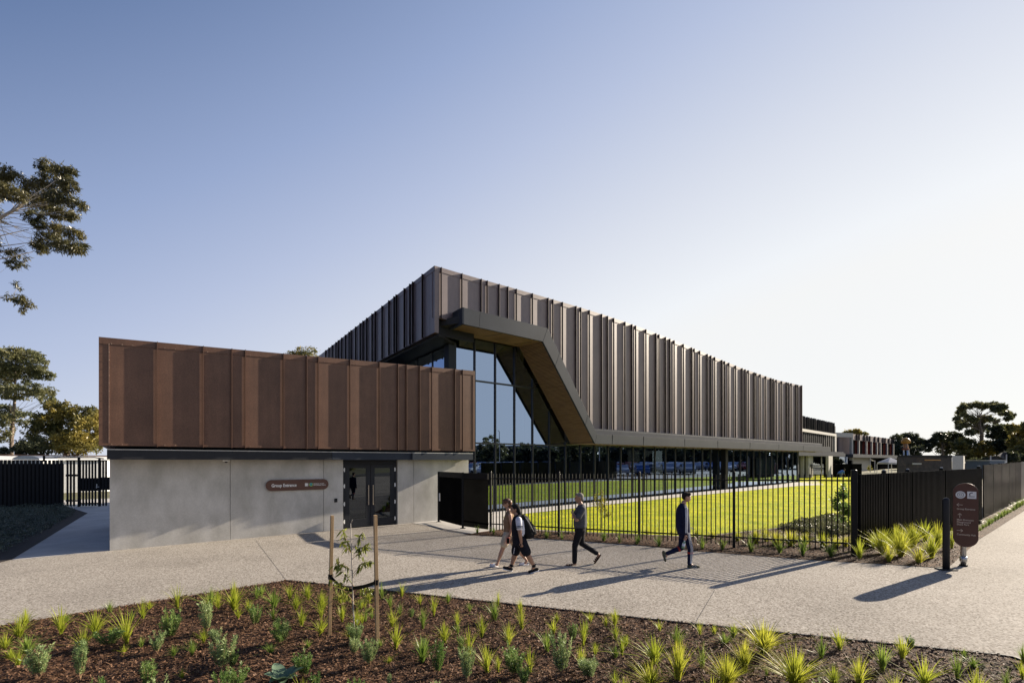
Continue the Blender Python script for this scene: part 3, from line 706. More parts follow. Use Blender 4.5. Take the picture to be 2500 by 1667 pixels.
# top deck and stepped ledge
def slab(poly, name, mat): mb = MB(); mb.prism(poly, (0, 0, .1)); return mb.build(name, mat, main)
mb = MB(); q = mp(kO, PR-.1, 0)
b0 = mp(kO, PR-.1); end = b0+em*2.6
lo = [mp(kO, PR-.10, 9.05), mp(2.13, PR-.10, 9.05), mp(2.13, .4, 9.05), Vector((end.x, end.y, 9.05))]
mb.hexa([tuple(v) for v in lo], [tuple(v+Vector((0, 0, .1))) for v in lo]); 
mb.build('canopy_deck', M['grey'], main)
mb = MB(); a = mp(kO, PR); mb.box((a.x, a.y), em, 2.75, Vector((-em.y, em.x, 0)) if Vector((-em.y, em.x, 0)).dot(dm) > 0 else Vector((em.y, -em.x, 0)), .1, 8.43, 9.15); mb.build('canopy_ribbon', M['grey'], main, bevel=.004)
# diagonal outer skin
mb = MB(); pl = [(2.13, 9.15), (5.93, 3.98), (5.93-.1, 3.98-.02), (2.06, 9.08)]
mb.prism([tuple(mp(k, PC-.15, z)) for k, z in pl], tuple(nm*(PR-.1-PC+.15))); mb.build('canopy_deck', M['grey'], main)
mb = MB(); mb.prism([tuple(mp(5.8, PC-.1, 3.88)), tuple(mp(KE, PC-.1, 3.88)), tuple(mp(KE, PC-.1, 3.97)), tuple(mp(5.8, PC-.1, 3.97))], tuple(nm*(PR-.1-PC+.1))); mb.build('canopy_deck', M['grey'], main)
mb = MB(); mb.prism([tuple(mp(5.85, PC, 3.99)), tuple(mp(KE-1.2, PC, 3.99)), tuple(mp(KE-1.2, PC, 4.26)), tuple(mp(5.65, PC, 4.26))], tuple(nm*.55)); mb.build('upper_ledge', M['grey'], main, bevel=.01)
mb = MB(); mb.prism([tuple(mp(5.7, PC-.1, 4.262)), tuple(mp(KE-1.3, PC-.1, 4.262)), tuple(mp(KE-1.3, PC-.1, 4.34)), tuple(mp(5.66, PC-.1, 4.34))], tuple(nm*.45)); mb.build('upper_ledge', M['grey'], main)
# timber soffits: flat part and sloping battened part
mb = MB(); zf = 8.50
lo = [mp(kO+.12, PR-.1, zf), mp(1.86, PR-.1, zf), mp(1.75, .02, zf), mp(KG-.25, .02, zf), Vector((end.x+.3, end.y-.3, zf))]
n = 90; 
for i in range(n):          # boards run along the facade
    p0 = .02+(PR-.12)*i/n; p1 = .02+(PR-.12)*(i+.72)/n
    ka = np.interp((p0+p1)/2, [0, PR], [KG-.4, kO+.12]); kb = 1.86-.06*(1-p0/PR)
    mb.prism([tuple(mp(ka, p0, zf)), tuple(mp(kb, p0, zf)), tuple(mp(kb, p1, zf)), tuple(mp(ka, p1, zf))], (0, 0, .03))
mb.build('timber_soffit', M['batten'], main)
mb = MB(); mb.prism([tuple(mp(KG-1.2, .0, zf+.035)), tuple(mp(1.86, .0, zf+.035)), tuple(mp(1.9, PR-.11, zf+.035)), tuple(mp(kO+.12, PR-.11, zf+.035))], (0, 0, .3)); 
nd2 = 84; a_, b_ = Vector((1.86, 8.50)), Vector((5.80, 3.52)); dd = (b_-a_).normalized(); un = Vector((-dd.y, dd.x))
for sgn in (1,):
    pa, pb = a_-un*-.03, b_-un*-.03
    mb.prism([tuple(mp(pa.x+.05, .02, pa.y+.02)), tuple(mp(pb.x+.05, .02, pb.y+.02)), tuple(mp(pb.x+.12, .02, pb.y+.09)), tuple(mp(pa.x+.12, .02, pa.y+.09))], tuple(nm*(PR-.14)))
mb.build('soffit_backing', M['darkroom'], main)
mb = MB()
for i in range(nd2):
    q0 = a_+(b_-a_)*(i/nd2); q1 = a_+(b_-a_)*((i+.62)/nd2)
    mb.prism([tuple(mp(q0.x, .02, q0.y)), tuple(mp(q1.x, .02, q1.y)), tuple(mp(q1.x+.03, .02, q1.y+.025)), tuple(mp(q0.x+.03, .02, q0.y+.025))], tuple(nm*(PR-.14)))
mb.build('timber_soffit', M['batten'], main)
mb = MB()
mb.prism([tuple(mp(5.8, .02, 3.47)), tuple(mp(KE-.1, .02, 3.47)), tuple(mp(KE-.1, PR-.11, 3.47)), tuple(mp(5.8, PR-.11, 3.47))], (0, 0, .05)); mb.build('timber_soffit', M['batten'], main)
mb = MB()
for (ka, pa, kb, pb) in ((-.9, .55, -.55, 1.55), (1.2, .35, 1.6, 1.25)):
    mb.prism([tuple(mp(ka, pa, zf-.004)), tuple(mp(kb, pb, zf-.004)), tuple(mp(kb+.07, pb, zf-.004)), tuple(mp(ka+.07, pa, zf-.004))], (0, 0, .003))
mb.build('soffit_slot', M['black'], main)
# glazing of the front
KGE = mk(1948.6, 0.0); km = []
k = 1.593-1.28*3
while k < KGE: km.append(k); k += 1.28
def gtop(k): return float(np.interp(k, [-9, 1.70, 5.55, 60], [8.46, 8.46, 3.44, 3.44]))
panes = [KG+.37]+[k for k in km if k > KG+.5]+[KGE]
FR = []
for a, b in zip(panes, panes[1:]):
    for z0, z1 in ((gz(mp((a+b)/2).x)+.05, 3.38), (3.38, 6.44), (6.44, 8.46)):
        ta, tb = gtop(a), gtop(b)
        if z0 >= max(ta, tb)-.05: continue
        pl = [(a+.02, z0+.02), (b-.02, z0+.02), (b-.02, min(z1, tb)-.0), (a+.02, min(z1, ta)-.0)]
        if min(z1, tb) <= z0+.03:
            kz = a+(b-a)*(ta-z0)/(max(ta-tb, 1e-3)); pl = [(a+.02, z0+.02), (kz, z0+.02), (a+.02, min(z1, ta))]
        elif ta > z1 > tb:
            kz = a+(b-a)*(ta-z1)/(ta-tb); pl = [(a+.02, z0+.02), (b-.02, z0+.02), (b-.02, tb), (kz, z1), (a+.02, z1)]
        mb = MB(); mb.add([tuple(mp(x, -.05, z)) for x, z in pl], [tuple(range(len(pl)))]); FR.append(mb)
GP = MB()
gpar = None
for i, mb in enumerate(FR):
    mb.build('glass_pane', M['glass'], main)
mb = MB()
for k in panes[1:-1]:
    q = mp(k-.03, -.11); mb.box((q.x, q.y), dm, .06, nm, .13, -.1, gtop(k))
for z, ke in ((3.38, 5.5), (6.44, 3.25)):
    q = mp(panes[0], -.10); mb.box((q.x, q.y), dm, ke-panes[0], nm, .115, z-.035, z+.035)
q = mp(panes[0], -.10); mb.box((q.x, q.y), dm, KGE-panes[0], nm, .11, 0.02, .07)
mb.build('mullion', M['mull'], main)
# lower plinth, end column and end return
for k in (23.5, ):
    q = mp(k, .1); mb = MB(); mb.box((q.x, q.y), dm, .4, nm, .4, .2, 3.46); mb.build('dark_column', M['black'], main)
# clerestory glass of the left face
CG = mp(KG, 0)
mb = MB(); q = CG; 
for i in range(11):
    a = .0+i*1.9; p0 = CG+em*(a+.03); p1 = CG+em*(a+1.87)
    g = MB(); g.add([(p0.x, p0.y, 5.6), (p1.x, p1.y, 5.6), (p1.x, p1.y, 7.95), (p0.x, p0.y, 7.95)], [(0, 1, 2, 3)]); g.build('glass_pane', M['glass'], main)
    p = CG+em*(a+1.87)-ne*.08; mb.box((p.x, p.y), em, .06, ne, .12, 5.5, 7.95)
mb.build('mullion', M['mull'], main)
mb = MB(); q = CG-ne*.12; mb.box((q.x, q.y), em, 21.5, ne, .1, -.2, 5.6); mb.build('side_wall', M['char'], main)
mb = MB(); c = C0-ne*.2; d0 = CG+em*.0
mb.hexa([(v.x, v.y, 8.0) for v in (CG-ne*.3, CG-ne*.3+em*24, c+em*24, c+em*.1)][::-1], [(v.x, v.y, 8.12) for v in (CG-ne*.3, CG-ne*.3+em*24, c+em*24, c+em*.1)][::-1]); mb.build('side_soffit', M['char'], main)
# body: roof, back and interior
bk = 16.0
r = [C0-ne*.2-nm*.2, mp(k1c, PC-.2), mp(k1c, -bk), C0+em*(bk+1)-ne*.2]
mb = MB(); mb.hexa([(v.x, v.y, 9.6) for v in r], [(v.x, v.y, 9.75) for v in r]); mb.build('roof', M['char'], main)
mb = MB(); q = mp(KG-3, -bk); mb.box((q.x, q.y), dm, k1c-KG+3, -nm, .2, -.3, 9.6); mb.build('rear_wall', M['midroom'], main)
mb = MB(); q = mp(KGE, 0); mb.box((q.x, q.y), -nm, bk, dm, .2, -.3, 4.4); mb.build('end_wall', M['grey'], main)
q = mp(k1c, PC-.2); mb = MB(); mb.box((q.x, q.y), -nm, bk, -dm, .2, 4.3, 9.9); mb.build('end_cladding', M['bronze'], main)
q = mp(k1c-.05, PC-.2);
mb = MB(); q = mp(k1c-.03, PC); mb.box((q.x, q.y), dm, .06, nm, FD+.05, 4.4, mtop(k1c)+.03); mb.build('fin', M['bronze'], mcl)
mb = MB(); v = [mp(KG+.3, -.15, .06), mp(KGE-.05, -.15, .3), mp(KGE-.05, -bk, .3), mp(KG+.3, -bk, .06)]; mb.add([tuple(x) for x in v], [(0, 1, 2, 3)]); mb.build('hall_floor', M['midroom'], main)
mb = MB()
for k in np.arange(-1, 36, 3.84):
    q = mp(k, -1.0); mb.box((q.x, q.y), dm, .22, -nm, bk-1.5, 7.6, 8.4); mb.box((q.x, q.y), dm, .25, -nm, .3, -.1, 9.6)
mb.build('steel_frame', M['lightgrey'], main)
mb = MB(); q = mp(8, -2); mb.box((q.x, q.y), dm, 28, -nm, 6, 3.5, 3.8); mb.build('inner_floor', M['midroom'], main)
M['matblack'] = diffmat('matt_black', (.008, .008, .008))
FA = G(1198, 1299); FBp = G(2085, 1356); df = Vector((FBp.x-FA.x, FBp.y-FA.y, 0)); Lf = df.length; df.normalize(); nf = Vector((df.y, -df.x, 0))
fence = empty('picket_fence', (FA.x, FA.y, FA.z), 'black steel picket fence between the pavement and the bright lawn', 'fence')
posts = [0, .243, .49, .738, 1.0]
def fz(x): return SL*x
for i, t in enumerate(posts):
    p = FA+df*(Lf*t); w = .07 if i < 4 else .13; mb = MB()
    g = fz(p.x); h = 2.12 if i < 4 else 2.16
    mb.box((p-df*w/2+nf*w/2-nf*w).to_2d(), df, w, nf, w, g-.05, g+h)
    o = mb.build('post', M['black'], fence, bevel=.005)
    mb = MB(); mb.tube([(p.x, p.y, g+h), (p.x, p.y, g+h+.015)], [w*.55, w*.4], 8); mb.build('post_cap', M['black'], o)
for i in range(4):
    a, b = Lf*posts[i]+.05, Lf*posts[i+1]-.05; n = max(2, int(round((b-a)/.122))); mb = MB()
    for j in range(n):
        s = a+(b-a)*(j+.5)/n; p = FA+df*s-nf*.0; g = fz(p.x)
        mb.box((p-df*.014).to_2d(), df, .028, nf, .028, g+.09, g+2.06)
        mb.box((p-df*.0125-nf*0).to_2d(), df, .025, nf, .025, g+2.061, g+2.064)
    pan = mb.build('picket_panel', M['black'], fence)
    for zr in (.30, 1.90):
        p = FA+df*a-nf*.03; g0_, g1_ = fz(p.x), fz((FA+df*b).x); mb = MB()
        q = [p, p+df*(b-a), p+df*(b-a)-(-nf)*.03, p+nf*.03]
        mb.prism([tuple(Vector((p.x, p.y, g0_+zr-.02))), tuple(Vector(((p+df*(b-a)).x, (p+df*(b-a)).y, g1_+zr-.02))), tuple(Vector(((p+df*(b-a)).x, (p+df*(b-a)).y, g1_+zr+.02))), tuple(Vector((p.x, p.y, g0_+zr+.02)))], tuple(nf*.029))
        mb.build('rail', M['black'], pan)
# gate leaves of close vertical blades
GA = G(1071, 1274); GB = G(1130, 1290); GC = G(1193, 1299)
gate = empty('metal_gate', tuple(GA), 'black double gate of close upright blades beside the entrance wall', 'gate')
def gleaf(a, b, top=2.06):
    d = Vector((b.x-a.x, b.y-a.y, 0)); L = d.length; d.normalize(); n = Vector((d.y, -d.x, 0)); mb = MB(); k = int(L/.055)
    for j in range(k):
        s = L*(j+.5)/k; p = a+d*s; g = fz(p.x)
        mb.box((p-n*.03).to_2d(), d, .010, n, .06, g+.10, g+top-.20)
    lf = mb.build('gate_leaf', M['matblack'], gate)
    mb = MB(); g = fz(a.x)
    mb.box((a-n*.032).to_2d(), d, L, n, .064, g+top-.21, g+top); mb.build('head_panel', M['black'], lf)
    mb = MB(); mb.box((a-n*.02-n*.015).to_2d(), d, L, n, .02, g+.28, g+.33); mb.build('rail', M['black'], lf)
def gpost(p, name='gate_post', plate=True, w=.08, h=2.1):
    mb = MB(); g = fz(p.x); mb.cbox((p.x, p.y, g+h/2), (w, w, h))
    if plate: mb.cbox((p.x, p.y, g+.012), (.2, .2, .02))
    return mb.build(name, M['black'], gate, bevel=.004)
gleaf(GA+(GB-GA)*.05, GB-(GB-GA)*.05, 2.10); gleaf(GB+(GC-GB)*.04, GC-(GC-GB)*.02, 2.08)
gpost(GA); gpost(GB)
mb = MB(); p = GA+(GB-GA)*.07; mb.cbox((p.x-.02, p.y-.05, fz(p.x)+1.05), (.05, .05, .32)); mb.build('gate_lock', M['steel'], gate)
# tall bladed fence to the right, meeting glossy solid panels
TA = G(2092, 1346); TB = Vector((17.1, 17.6, 0)); dt = Vector((TB.x-TA.x, TB.y-TA.y, 0)); Lt = dt.length; dt.normalize(); nt_ = Vector((dt.y, -dt.x, 0))
bf = empty('blade_fence', (TA.x, TA.y, fz(TA.x)), 'tall black fence of close upright blades behind the brown wayfinding sign', 'fence')
seg = [on_line(u, TA, dt) for u in (2095, 2165, 2223, 2305, 2396)]
for i, (a, b) in enumerate(zip(seg, seg[1:])):
    mb = MB(); n = int((b-a-.06)/.092)
    for j in range(n):
        s = a+.03+(b-a-.06)*(j+.5)/n; p = TA+dt*s; g = fz(p.x)
        mb.box((p-nt_*.035).to_2d(), dt, .030, nt_, .07, g+.04, g+2.03)
    pn = mb.build('blade_panel', M['blade_gloss'], bf)
    mb = MB(); p = TA+dt*(a+.01)-nt_*.075; g = fz(p.x+dt.x*(b-a)/2)
    mb.box(p.to_2d(), dt, b-a-.02, nt_, .018, g+.02, g+1.98); mb.build('backing_sheet', M['matblack'], pn)
    p = TA+dt*b; mb = MB(); g = fz(p.x); mb.box((p-dt*.03-nt_*.12).to_2d(), dt, .06, nt_, .10, g-.05, g+2.1); po = mb.build('post', M['black'], bf)
    mb = MB(); mb.tube([(p.x-nt_.x*.07, p.y-nt_.y*.07, g+2.1), (p.x-nt_.x*.07, p.y-nt_.y*.07, g+2.13)], [.04, .03], 8); mb.build('post_cap', M['flash'], po)
# perforated panels beyond the corner
QA = G(2402, 1266); QB = Vector((29.5, 27.8, 0)); dq = Vector((QB.x-QA.x, QB.y-QA.y, 0)); Lq = dq.length; dq.normalize(); nq = Vector((dq.y, -dq.x, 0))
qf = empty('panel_fence', (QA.x, QA.y, fz(QA.x)), 'dark glossy perforated panel fence curving along the path at the right edge', 'fence')
def perf():
    m, nt, out = newmat('perforated_screen'); b = nd(nt, 'ShaderNodeBsdfPrincipled')
    w = coords(nt, 'World'); n1 = noise(nt, w, .8, 3.0); r = ramp(nt, [(.3, (.010, .010, .009)), (.7, (.035, .031, .027))]); nt.links.new(n1, r.inputs[0])
    n2 = noise(nt, w, 55.0, 1.0); r2 = ramp(nt, [(.4, (.5, .5, .5)), (.6, (1.4, 1.4, 1.4))]); nt.links.new(n2, r2.inputs[0])
    nt.links.new(mixc(nt, 1.0, r.outputs[0], r2.outputs[0], 'MULTIPLY'), b.inputs['Base Color'])
    b.inputs['Roughness'].default_value = .4; b.inputs['Specular IOR Level'].default_value = .2
    d = nd(nt, 'ShaderNodeBsdfDiffuse'); nt.links.new(r.outputs[0], d.inputs[0]); mx = nd(nt, 'ShaderNodeMixShader'); mx.inputs[0].default_value = .3
    nt.links.new(d.outputs[0], mx.inputs[1]); nt.links.new(b.outputs[0], mx.inputs[2]); nt.links.new(mx.outputs[0], out.inputs[0]); return m
M['perf'] = perf()
sq = [on_line(u, QA, dq) for u in (2402, 2425.5, 2446, 2464, 2480, 2493, 2504, 2516, 2530)]
for i, (a, b) in enumerate(zip(sq, sq[1:])):
    p = QA+dq*(a+.02); g = fz(p.x); mb = MB(); mb.box(p.to_2d(), dq, b-a-.05, -nq, .04, g+.05, g+2.12); mb.build('fence_panel', M['perf'] if i != 5 else M['black'], qf)
    p = QA+dq*b; mb = MB(); mb.box((p-dq*.03-nq*.13).to_2d(), dq, .05, nq, .08, g-.05, g+2.15); mb.build('post', M['black'], qf)
# left boundary fence with gate
BA = G(-140, 1243); BB = G(268, 1235); db = Vector((BB.x-BA.x, BB.y-BA.y, 0)); Lb = db.length; db.normalize(); nb = Vector((db.y, -db.x, 0))
lf = empty('paling_fence', (BA.x, BA.y, fz(BA.x)), 'tall black paling fence with a latched gate left of the low building', 'fence')
def lz(v, p): return zat(v, p.y)
def lk(u): return on_line(u, BA, db)
ZT = 2.56
def pales(k0, k1, w, gap, lo=.04, parent=lf, name='paling_panel', thick=.03, top=ZT):
    mb = MB(); k = k0
    while k+w <= k1+.001:
        p = BA+db*k; g = fz(p.x); mb.box(p.to_2d(), db, w, nb, thick, g+lo, top); k += w+gap
    return mb.build(name, M['black'], parent)
pales(lk(-140), lk(162), .15, .075)
mb = MB(); p = BA-nb*.03; mb.box(p.to_2d(), db, lk(155), nb, .02, -.5, ZT-.22); mb.build('backing_sheet', M['black'], lf)
pales(lk(163), lk(189), .11, .075)
gt = pales(lk(194), lk(240), .10, .075, name='gate_leaf')
pales(lk(243), lk(268), .10, .07)
for u in (191, 241):
    p = BA+db*lk(u); mb = MB(); mb.box((p-nb*.03).to_2d(), db, .1, nb, .09, fz(p.x)-.05, ZT+(.14 if u == 191 else .08)); mb.build('post', M['black'], lf)
for u0, u1, z0, z1, par in ((160, 190, 1.55, 1.68, lf), (160, 268, ZT-.30+.25, ZT+.0, lf), (160, 190, .0, .1, lf), (193, 240, .65, 1.45, gt), (193, 240, -.18, -.08, gt), (243, 268, .70, 1.5, lf)):
    p = BA+db*lk(u0)-nb*.025; mb = MB(); mb.box(p.to_2d(), db, lk(u1)-lk(u0), nb, .02, z0, z1); mb.build('rail', M['black'], par)
mb = MB(); p = BA+db*lk(104)-nb*.1; q = BA+db*lk(228)-nb*.1; r = BA+db*lk(250)-nb*.1
mb.tube([(p.x, p.y, ZT+.14), (q.x, q.y, ZT+.16), (r.x, r.y, ZT+.08)], .035, 8); mb.tube([(p.x, p.y, ZT-.1), (p.x, p.y, ZT+.26)], .06, 8); mb.build('track_rail', M['black'], lf)
mb = MB(); p = BA+db*lk(237.5)+nb*.035; mb.cbox((p.x, p.y, zat(1186, p.y)), (.05, .03, .26)); p2 = p+db*.07+nb*.03; mb.cbox((p2.x, p2.y, zat(1188, p.y)), (.2, .03, .035)); mb.build('gate_latch', M['steel'], gt)
# white shed roof, leaned back to catch the light, beyond the left fence
wb = empty('white_roof_shed', tuple(P(100, 1126, 40)), 'long white sloping roof with a thin rust coloured capping behind the left fence', 'building')
mb = MB(); a = P(-200, 1110, 40); b = P(262, 1116, 48); mb.prism([(a.x, a.y, -.6), (b.x, b.y, -.6), (b.x, b.y, zat(1122, b.y)), (a.x, a.y, zat(1122, a.y))], (-.3, 9, 0)); mb.prism([(a.x, a.y-.2, zat(1122.5, a.y)), (b.x, b.y-.2, zat(1122.5, b.y)), (b.x, b.y+2.5, zat(1114.5, b.y)), (a.x, a.y+2.5, zat(1110, a.y))], (0, 0, -.08)); mb.build('wall', M['white'], wb)
a = a+Vector((0, 2.5, 0)); b = b+Vector((0, 2.5, 0)); mb = MB(); mb.prism([(a.x, a.y-.05, zat(1110, a.y)), (b.x, b.y-.05, zat(1114.5, b.y)), (b.x, b.y-.05, zat(1112, b.y)), (a.x, a.y-.05, zat(1107.5, a.y))], (-.3, 6.1, 0)); mb.build('capping', M['rust'], wb)
# dark hill-shaped shade structure in front of it
mb = MB(); c = P(63, 1122, 37); n = 20; poly = [(c.x+math.cos(math.pi*i/n)*1.05, c.y, c.z+.02+math.sin(math.pi*i/n)*.30) for i in range(n+1)]
mb.prism(poly, (0, 1.5, 0)); mb.prism([(c.x-1.0, c.y+.1, -.5), (c.x+1.0, c.y+.1, -.5), (c.x+1.0, c.y+.1, c.z), (c.x-1.0, c.y+.1, c.z)], (0, 1.2, 0))
tag(mb.build('curved_shelter', M['steel'], loc=(c.x, c.y, -.5)), 'small grey curved roof top showing over the left black fence', 'shelter')
# ---------------------------------------------------------------- wayfinding totem and bollard post
wz = Vector((-.733, .68, 0)); rdx = -wz; tn = Vector((rdx.y, -rdx.x, 0))
tb = G(2352, 1381); tot = empty('wayfinding_sign', tuple(tb), 'brown rounded wayfinding sign with arrows on a galvanised post by the path corner', 'sign')
g = tb.z; ztp = zat(1178.5, tb.y); zbt = zat(1333, tb.y); wd = .42; cx_ = tb+rdx*.035
pts = []; hw = wd/2
for i in range(25):
    a = math.pi*i/24; pts.append((hw*math.cos(a), ztp-hw+hw*math.sin(a)))
for i in range(25):
    a = math.pi+math.pi*i/24; pts.append((hw*math.cos(a), zbt+hw+hw*math.sin(a)))
fc = cx_+tn*.09
mb = MB(); mb.prism([tuple(fc+rdx*a+Vector((0, 0, z-fc.z))) for a, z in pts], tuple(-tn*.05)); mb.build('sign_panel', M['signbrown'], tot, bevel=.004)
mb = MB(); pp = tb+Vector((0, 0, 0)); mb.tube([(pp.x, pp.y, g+.03), (pp.x, pp.y, ztp-.15)], .052, 20); mb.build('post', M['steel'], tot, True)
mb = MB(); mb.tube([(pp.x, pp.y, g+.10), (pp.x, pp.y, g+.115), (pp.x, pp.y, g+.20), (pp.x, pp.y, g+.215)], [.055, .068, .068, .055], 20); mb.build('collar', M['steel'], tot, True)
mb = MB(); mb.tube([(pp.x, pp.y, g), (pp.x, pp.y, g+.035)], .075, 20); mb.build('base_ring', M['black'], tot)
def tpt(a, z, off=.0015): v = fc+rdx*a+tn*off; return Vector((v.x, v.y, z))
M['signtext'] = plain('sign_lettering', (.62, .52, .42), .5)
mb = MB(); disc(mb, tpt(-.083, ztp-.265), rdx, tn, .0, .083, .002, 28); mb.build('round_emblem', M['letter'], tot)
M['ink'] = plain('emblem_ink', (.03, .035, .06), .5)
mb = MB(); disc(mb, tpt(-.083, ztp-.265, .004), rdx, tn, .049, .056, .001, 24); disc(mb, tpt(-.083, ztp-.262, .004), rdx, tn, .021, .027, .001, 6); mb.build('emblem_ink', M['ink'], tot)
mb = MB(); q = tpt(.028, 0); mb.box((q.x, q.y), rdx, .148, tn, .002, ztp-.345, ztp-.185); mb.build('square_emblem', M['letter'], tot)
mb = MB(); disc(mb, tpt(.105, ztp-.25, .004), rdx, tn, .030, .046, .001, 14, 1.2, 3.9); q = tpt(.05, 0, .004); mb.box((q.x, q.y), rdx, .10, tn, .001, ztp-.305, ztp-.292); mb.build('emblem_swoosh', M['ink'], tot)
def arrow(cx, cz, ang, s=.05):
    mb = MB(); c, sn_ = math.cos(ang), math.sin(ang)
    def q(x, y): return tpt(cx+(x*c-y*sn_), cz+(x*sn_+y*c))
    for (x0, y0), (x1, y1) in (((-s, 0), (s, 0)), ((s, 0), (s-.035, .032)), ((s, 0), (s-.035, -.032))):
        d = Vector((x1-x0, y1-y0)); L = d.length; d /= L; nn = Vector((-d.y, d.x))*.0042
        vs = [q(x0+nn.x, y0+nn.y), q(x1+nn.x, y1+nn.y), q(x1-nn.x, y1-nn.y), q(x0-nn.x, y0-nn.y)]
        mb.prism([tuple(v) for v in vs], tuple(tn*.002))
    mb.build('arrow', M['signtext'], tot)
arrow(-.095, ztp-.49, math.pi); arrow(-.095, ztp-.735, math.pi/2); arrow(-.095, ztp-1.07, 0)
for s, z, w in (('Group Entrance', ztp-.60, .30), ('Main Entrance', ztp-.845, .275), ('Playground', ztp-.898, .225), ('Skate Park', ztp-.95, .205), ('Community Hub', ztp-1.175, .31)):
    q = tpt(-.145, z); text('lettering', s, .054, M['signtext'], tot, tuple(q), rdx, tn, width=w, bold=.0006)
pb = G(2310, 1390); bo = empty('bollard', tuple(pb), 'slim round topped charcoal post on a square base plate beside the brown sign', 'bollard')
mb = MB(); zt = zat(1214, pb.y); r = .064
mb.tube([(pb.x, pb.y, pb.z+.02)]+[(pb.x, pb.y, zt-r+r*math.sin(t)) for t in np.linspace(0, 1.5, 7)], [r]+[max(.004, r*math.cos(t)) for t in np.linspace(0, 1.5, 7)], 24); mb.build('post', M['char'], bo, True)
mb = MB(); mb.cbox((pb.x, pb.y, pb.z+.012), (.30, .26, .022)); mb.build('base_plate', M['char'], bo, bevel=.003)
# ---------------------------------------------------------------- far buildings
def wallpiece(mb, u0, Y0, u1, Y1, z0, z1, th=.3, off=0.0, back=None):
    a = Vector(((u0-CU)/F*Y0, Y0, 0)); b = Vector(((u1-CU)/F*Y1, Y1, 0)); d = (b-a).normalized(); n = Vector((d.y, -d.x, 0))
    a = a+n*off
    if back is not None: mb.box(a.to_2d(), d, (b-a).length, back, th, z0, z1); return a, b, d, n
    mb.box(a.to_2d(), d, (b-a+n*off).length, -n, th, z0, z1); return a, b, d, n
b2 = empty('community_wing', tuple(P(1995, 1150, 66)), 'second ribbed block with dark louvres and pale columns beyond the hall', 'building')
mb = MB(); a, b, d, n = wallpiece(mb, 1940, 58, 2038, 72, 6.5, 8.02); c2 = mb.build('cladding', M['bronze'], b2)
fr = [125, 150, 180, 232, 270, 318, 362, 385, 408, 458, 498, 540, 562, 584, 622, 665, 680, 706, 724, 746, 786]
for x in fr:
    u = 1940+x/8.4; k = on_line(u, a, d); fin(a+d*k+n*.0, d, n, 6.5, 8.1, c2, M['char'], .22, True)
mb = MB(); wallpiece(mb, 1940, 58, 2038.5, 72, 6.15, 6.5, .3, .2); wallpiece(mb, 2034.5, 71.5, 2038.5, 72, 3.5, 6.15, .3, .2); mb.build('band', M['lightgrey'], b2)
mb = MB(); wallpiece(mb, 1940, 60, 2034, 73, 3.4, 6.15, .2, -.8); mb.build('recess_wall', M['matblack'], b2)
for i in range(16):
    u = 1957+i*4.9; k = on_line(u, a, d); mb = MB(); q = a+d*k-n*.1; mb.box(q.to_2d(), d, .32, n, .12, 3.7, 6.14); mb.build('louvre', M['black'], b2)
    if i % 3 != 2: mb = MB(); q = a+d*(k+.42)-n*.55; mb.box(q.to_2d(), d, .12, n, .02, 4.3, 5.9-.3*(i % 2)); mb.build('pale_slot', M['lightgrey'], b2)  # pale grey strips set behind the louvres
mb = MB(); wallpiece(mb, 1947, 56, 2064, 67, 3.12, 3.56, 2.0); mb.build('canopy', M['grey'], b2); mb = MB(); wallpiece(mb, 1990, 60.5, 2060, 67.2, 3.565, 3.75, 2.0); mb.build('canopy_upstand', M['grey'], b2)
for u0, u1 in ((1948, 1953.5), (1961, 1972), (1974, 1985), (2023, 2033)):
    mb = MB(); wallpiece(mb, u0, 59.5, u1, 59.5+(u1-u0)*.13, .2, 3.12, .3); mb.build('pier', M['lightgrey'], b2)
mb = MB(); wallpiece(mb, 1947, 61.5, 2070, 74, .2, 3.12, .2); mb.build('shopfront', M['doorglass'], b2); mb = MB(); wallpiece(mb, 1947, 63, 2070, 75.5, .2, 3.12, .2); mb.build('inner_wall', M['darkroom'], b2)
mb = MB(); wallpiece(mb, 1988, 60.9, 2022, 65.5, 1.75, 1.85, .1); wallpiece(mb, 2006, 63.3, 2007, 63.4, .3, 3.1, .1); mb.build('door_rail', M['lightgrey'], b2)
mb = MB(); wallpiece(mb, 1940, 62, 2040, 75, 3.3, 7.9, 12); mb.build('body', M['char'], b2)
b3 = empty('far_wing', tuple(P(2110, 1145, 88)), 'far two storey block with grey ribbed top and maroon window bays', 'building')
mb = MB(); wallpiece(mb, 2037, 77, 2083, 79, 6.35, 7.05, .4); wallpiece(mb, 2079.5, 78.9, 2083, 79, 2.6, 6.35, .4); mb.build('frame', M['lightgrey'], b3)
mb = MB(); wallpiece(mb, 2037, 80, 2049, 80.4, 2.9, 6.4, .3); mb.build('window', M['char'], b3)
mb = MB(); wallpiece(mb, 2049, 79.4, 2080, 80, 2.9, 6.4, .3); mb.build('brown_panel', M['bronze'], b3)
mb = MB(); a3, bb3, d3, n3 = wallpiece(mb, 2083, 80, 2181, 99, 6.0, 6.98); c3 = mb.build('upper_cladding', M['bronze'], b3)
for x in (1262, 1310, 1415, 1475, 1530, 1635, 1710, 1800, 1845, 1925, 1985, 2015):
    k = on_line(1940+x/8.4, a3, d3); fin(a3+d3*k, d3, n3, 6.0, 7.0, c3, M['char'], .2)
L3 = on_line(2181, a3, d3); mb = MB(); q = a3-n3*.25; mb.box(q.to_2d(), d3, L3, -n3, .3, 3.6, 6.0); mb.build('wall', M['bronze'], b3)
M['maroon'] = diffmat('maroon', (.05, .014, .012))
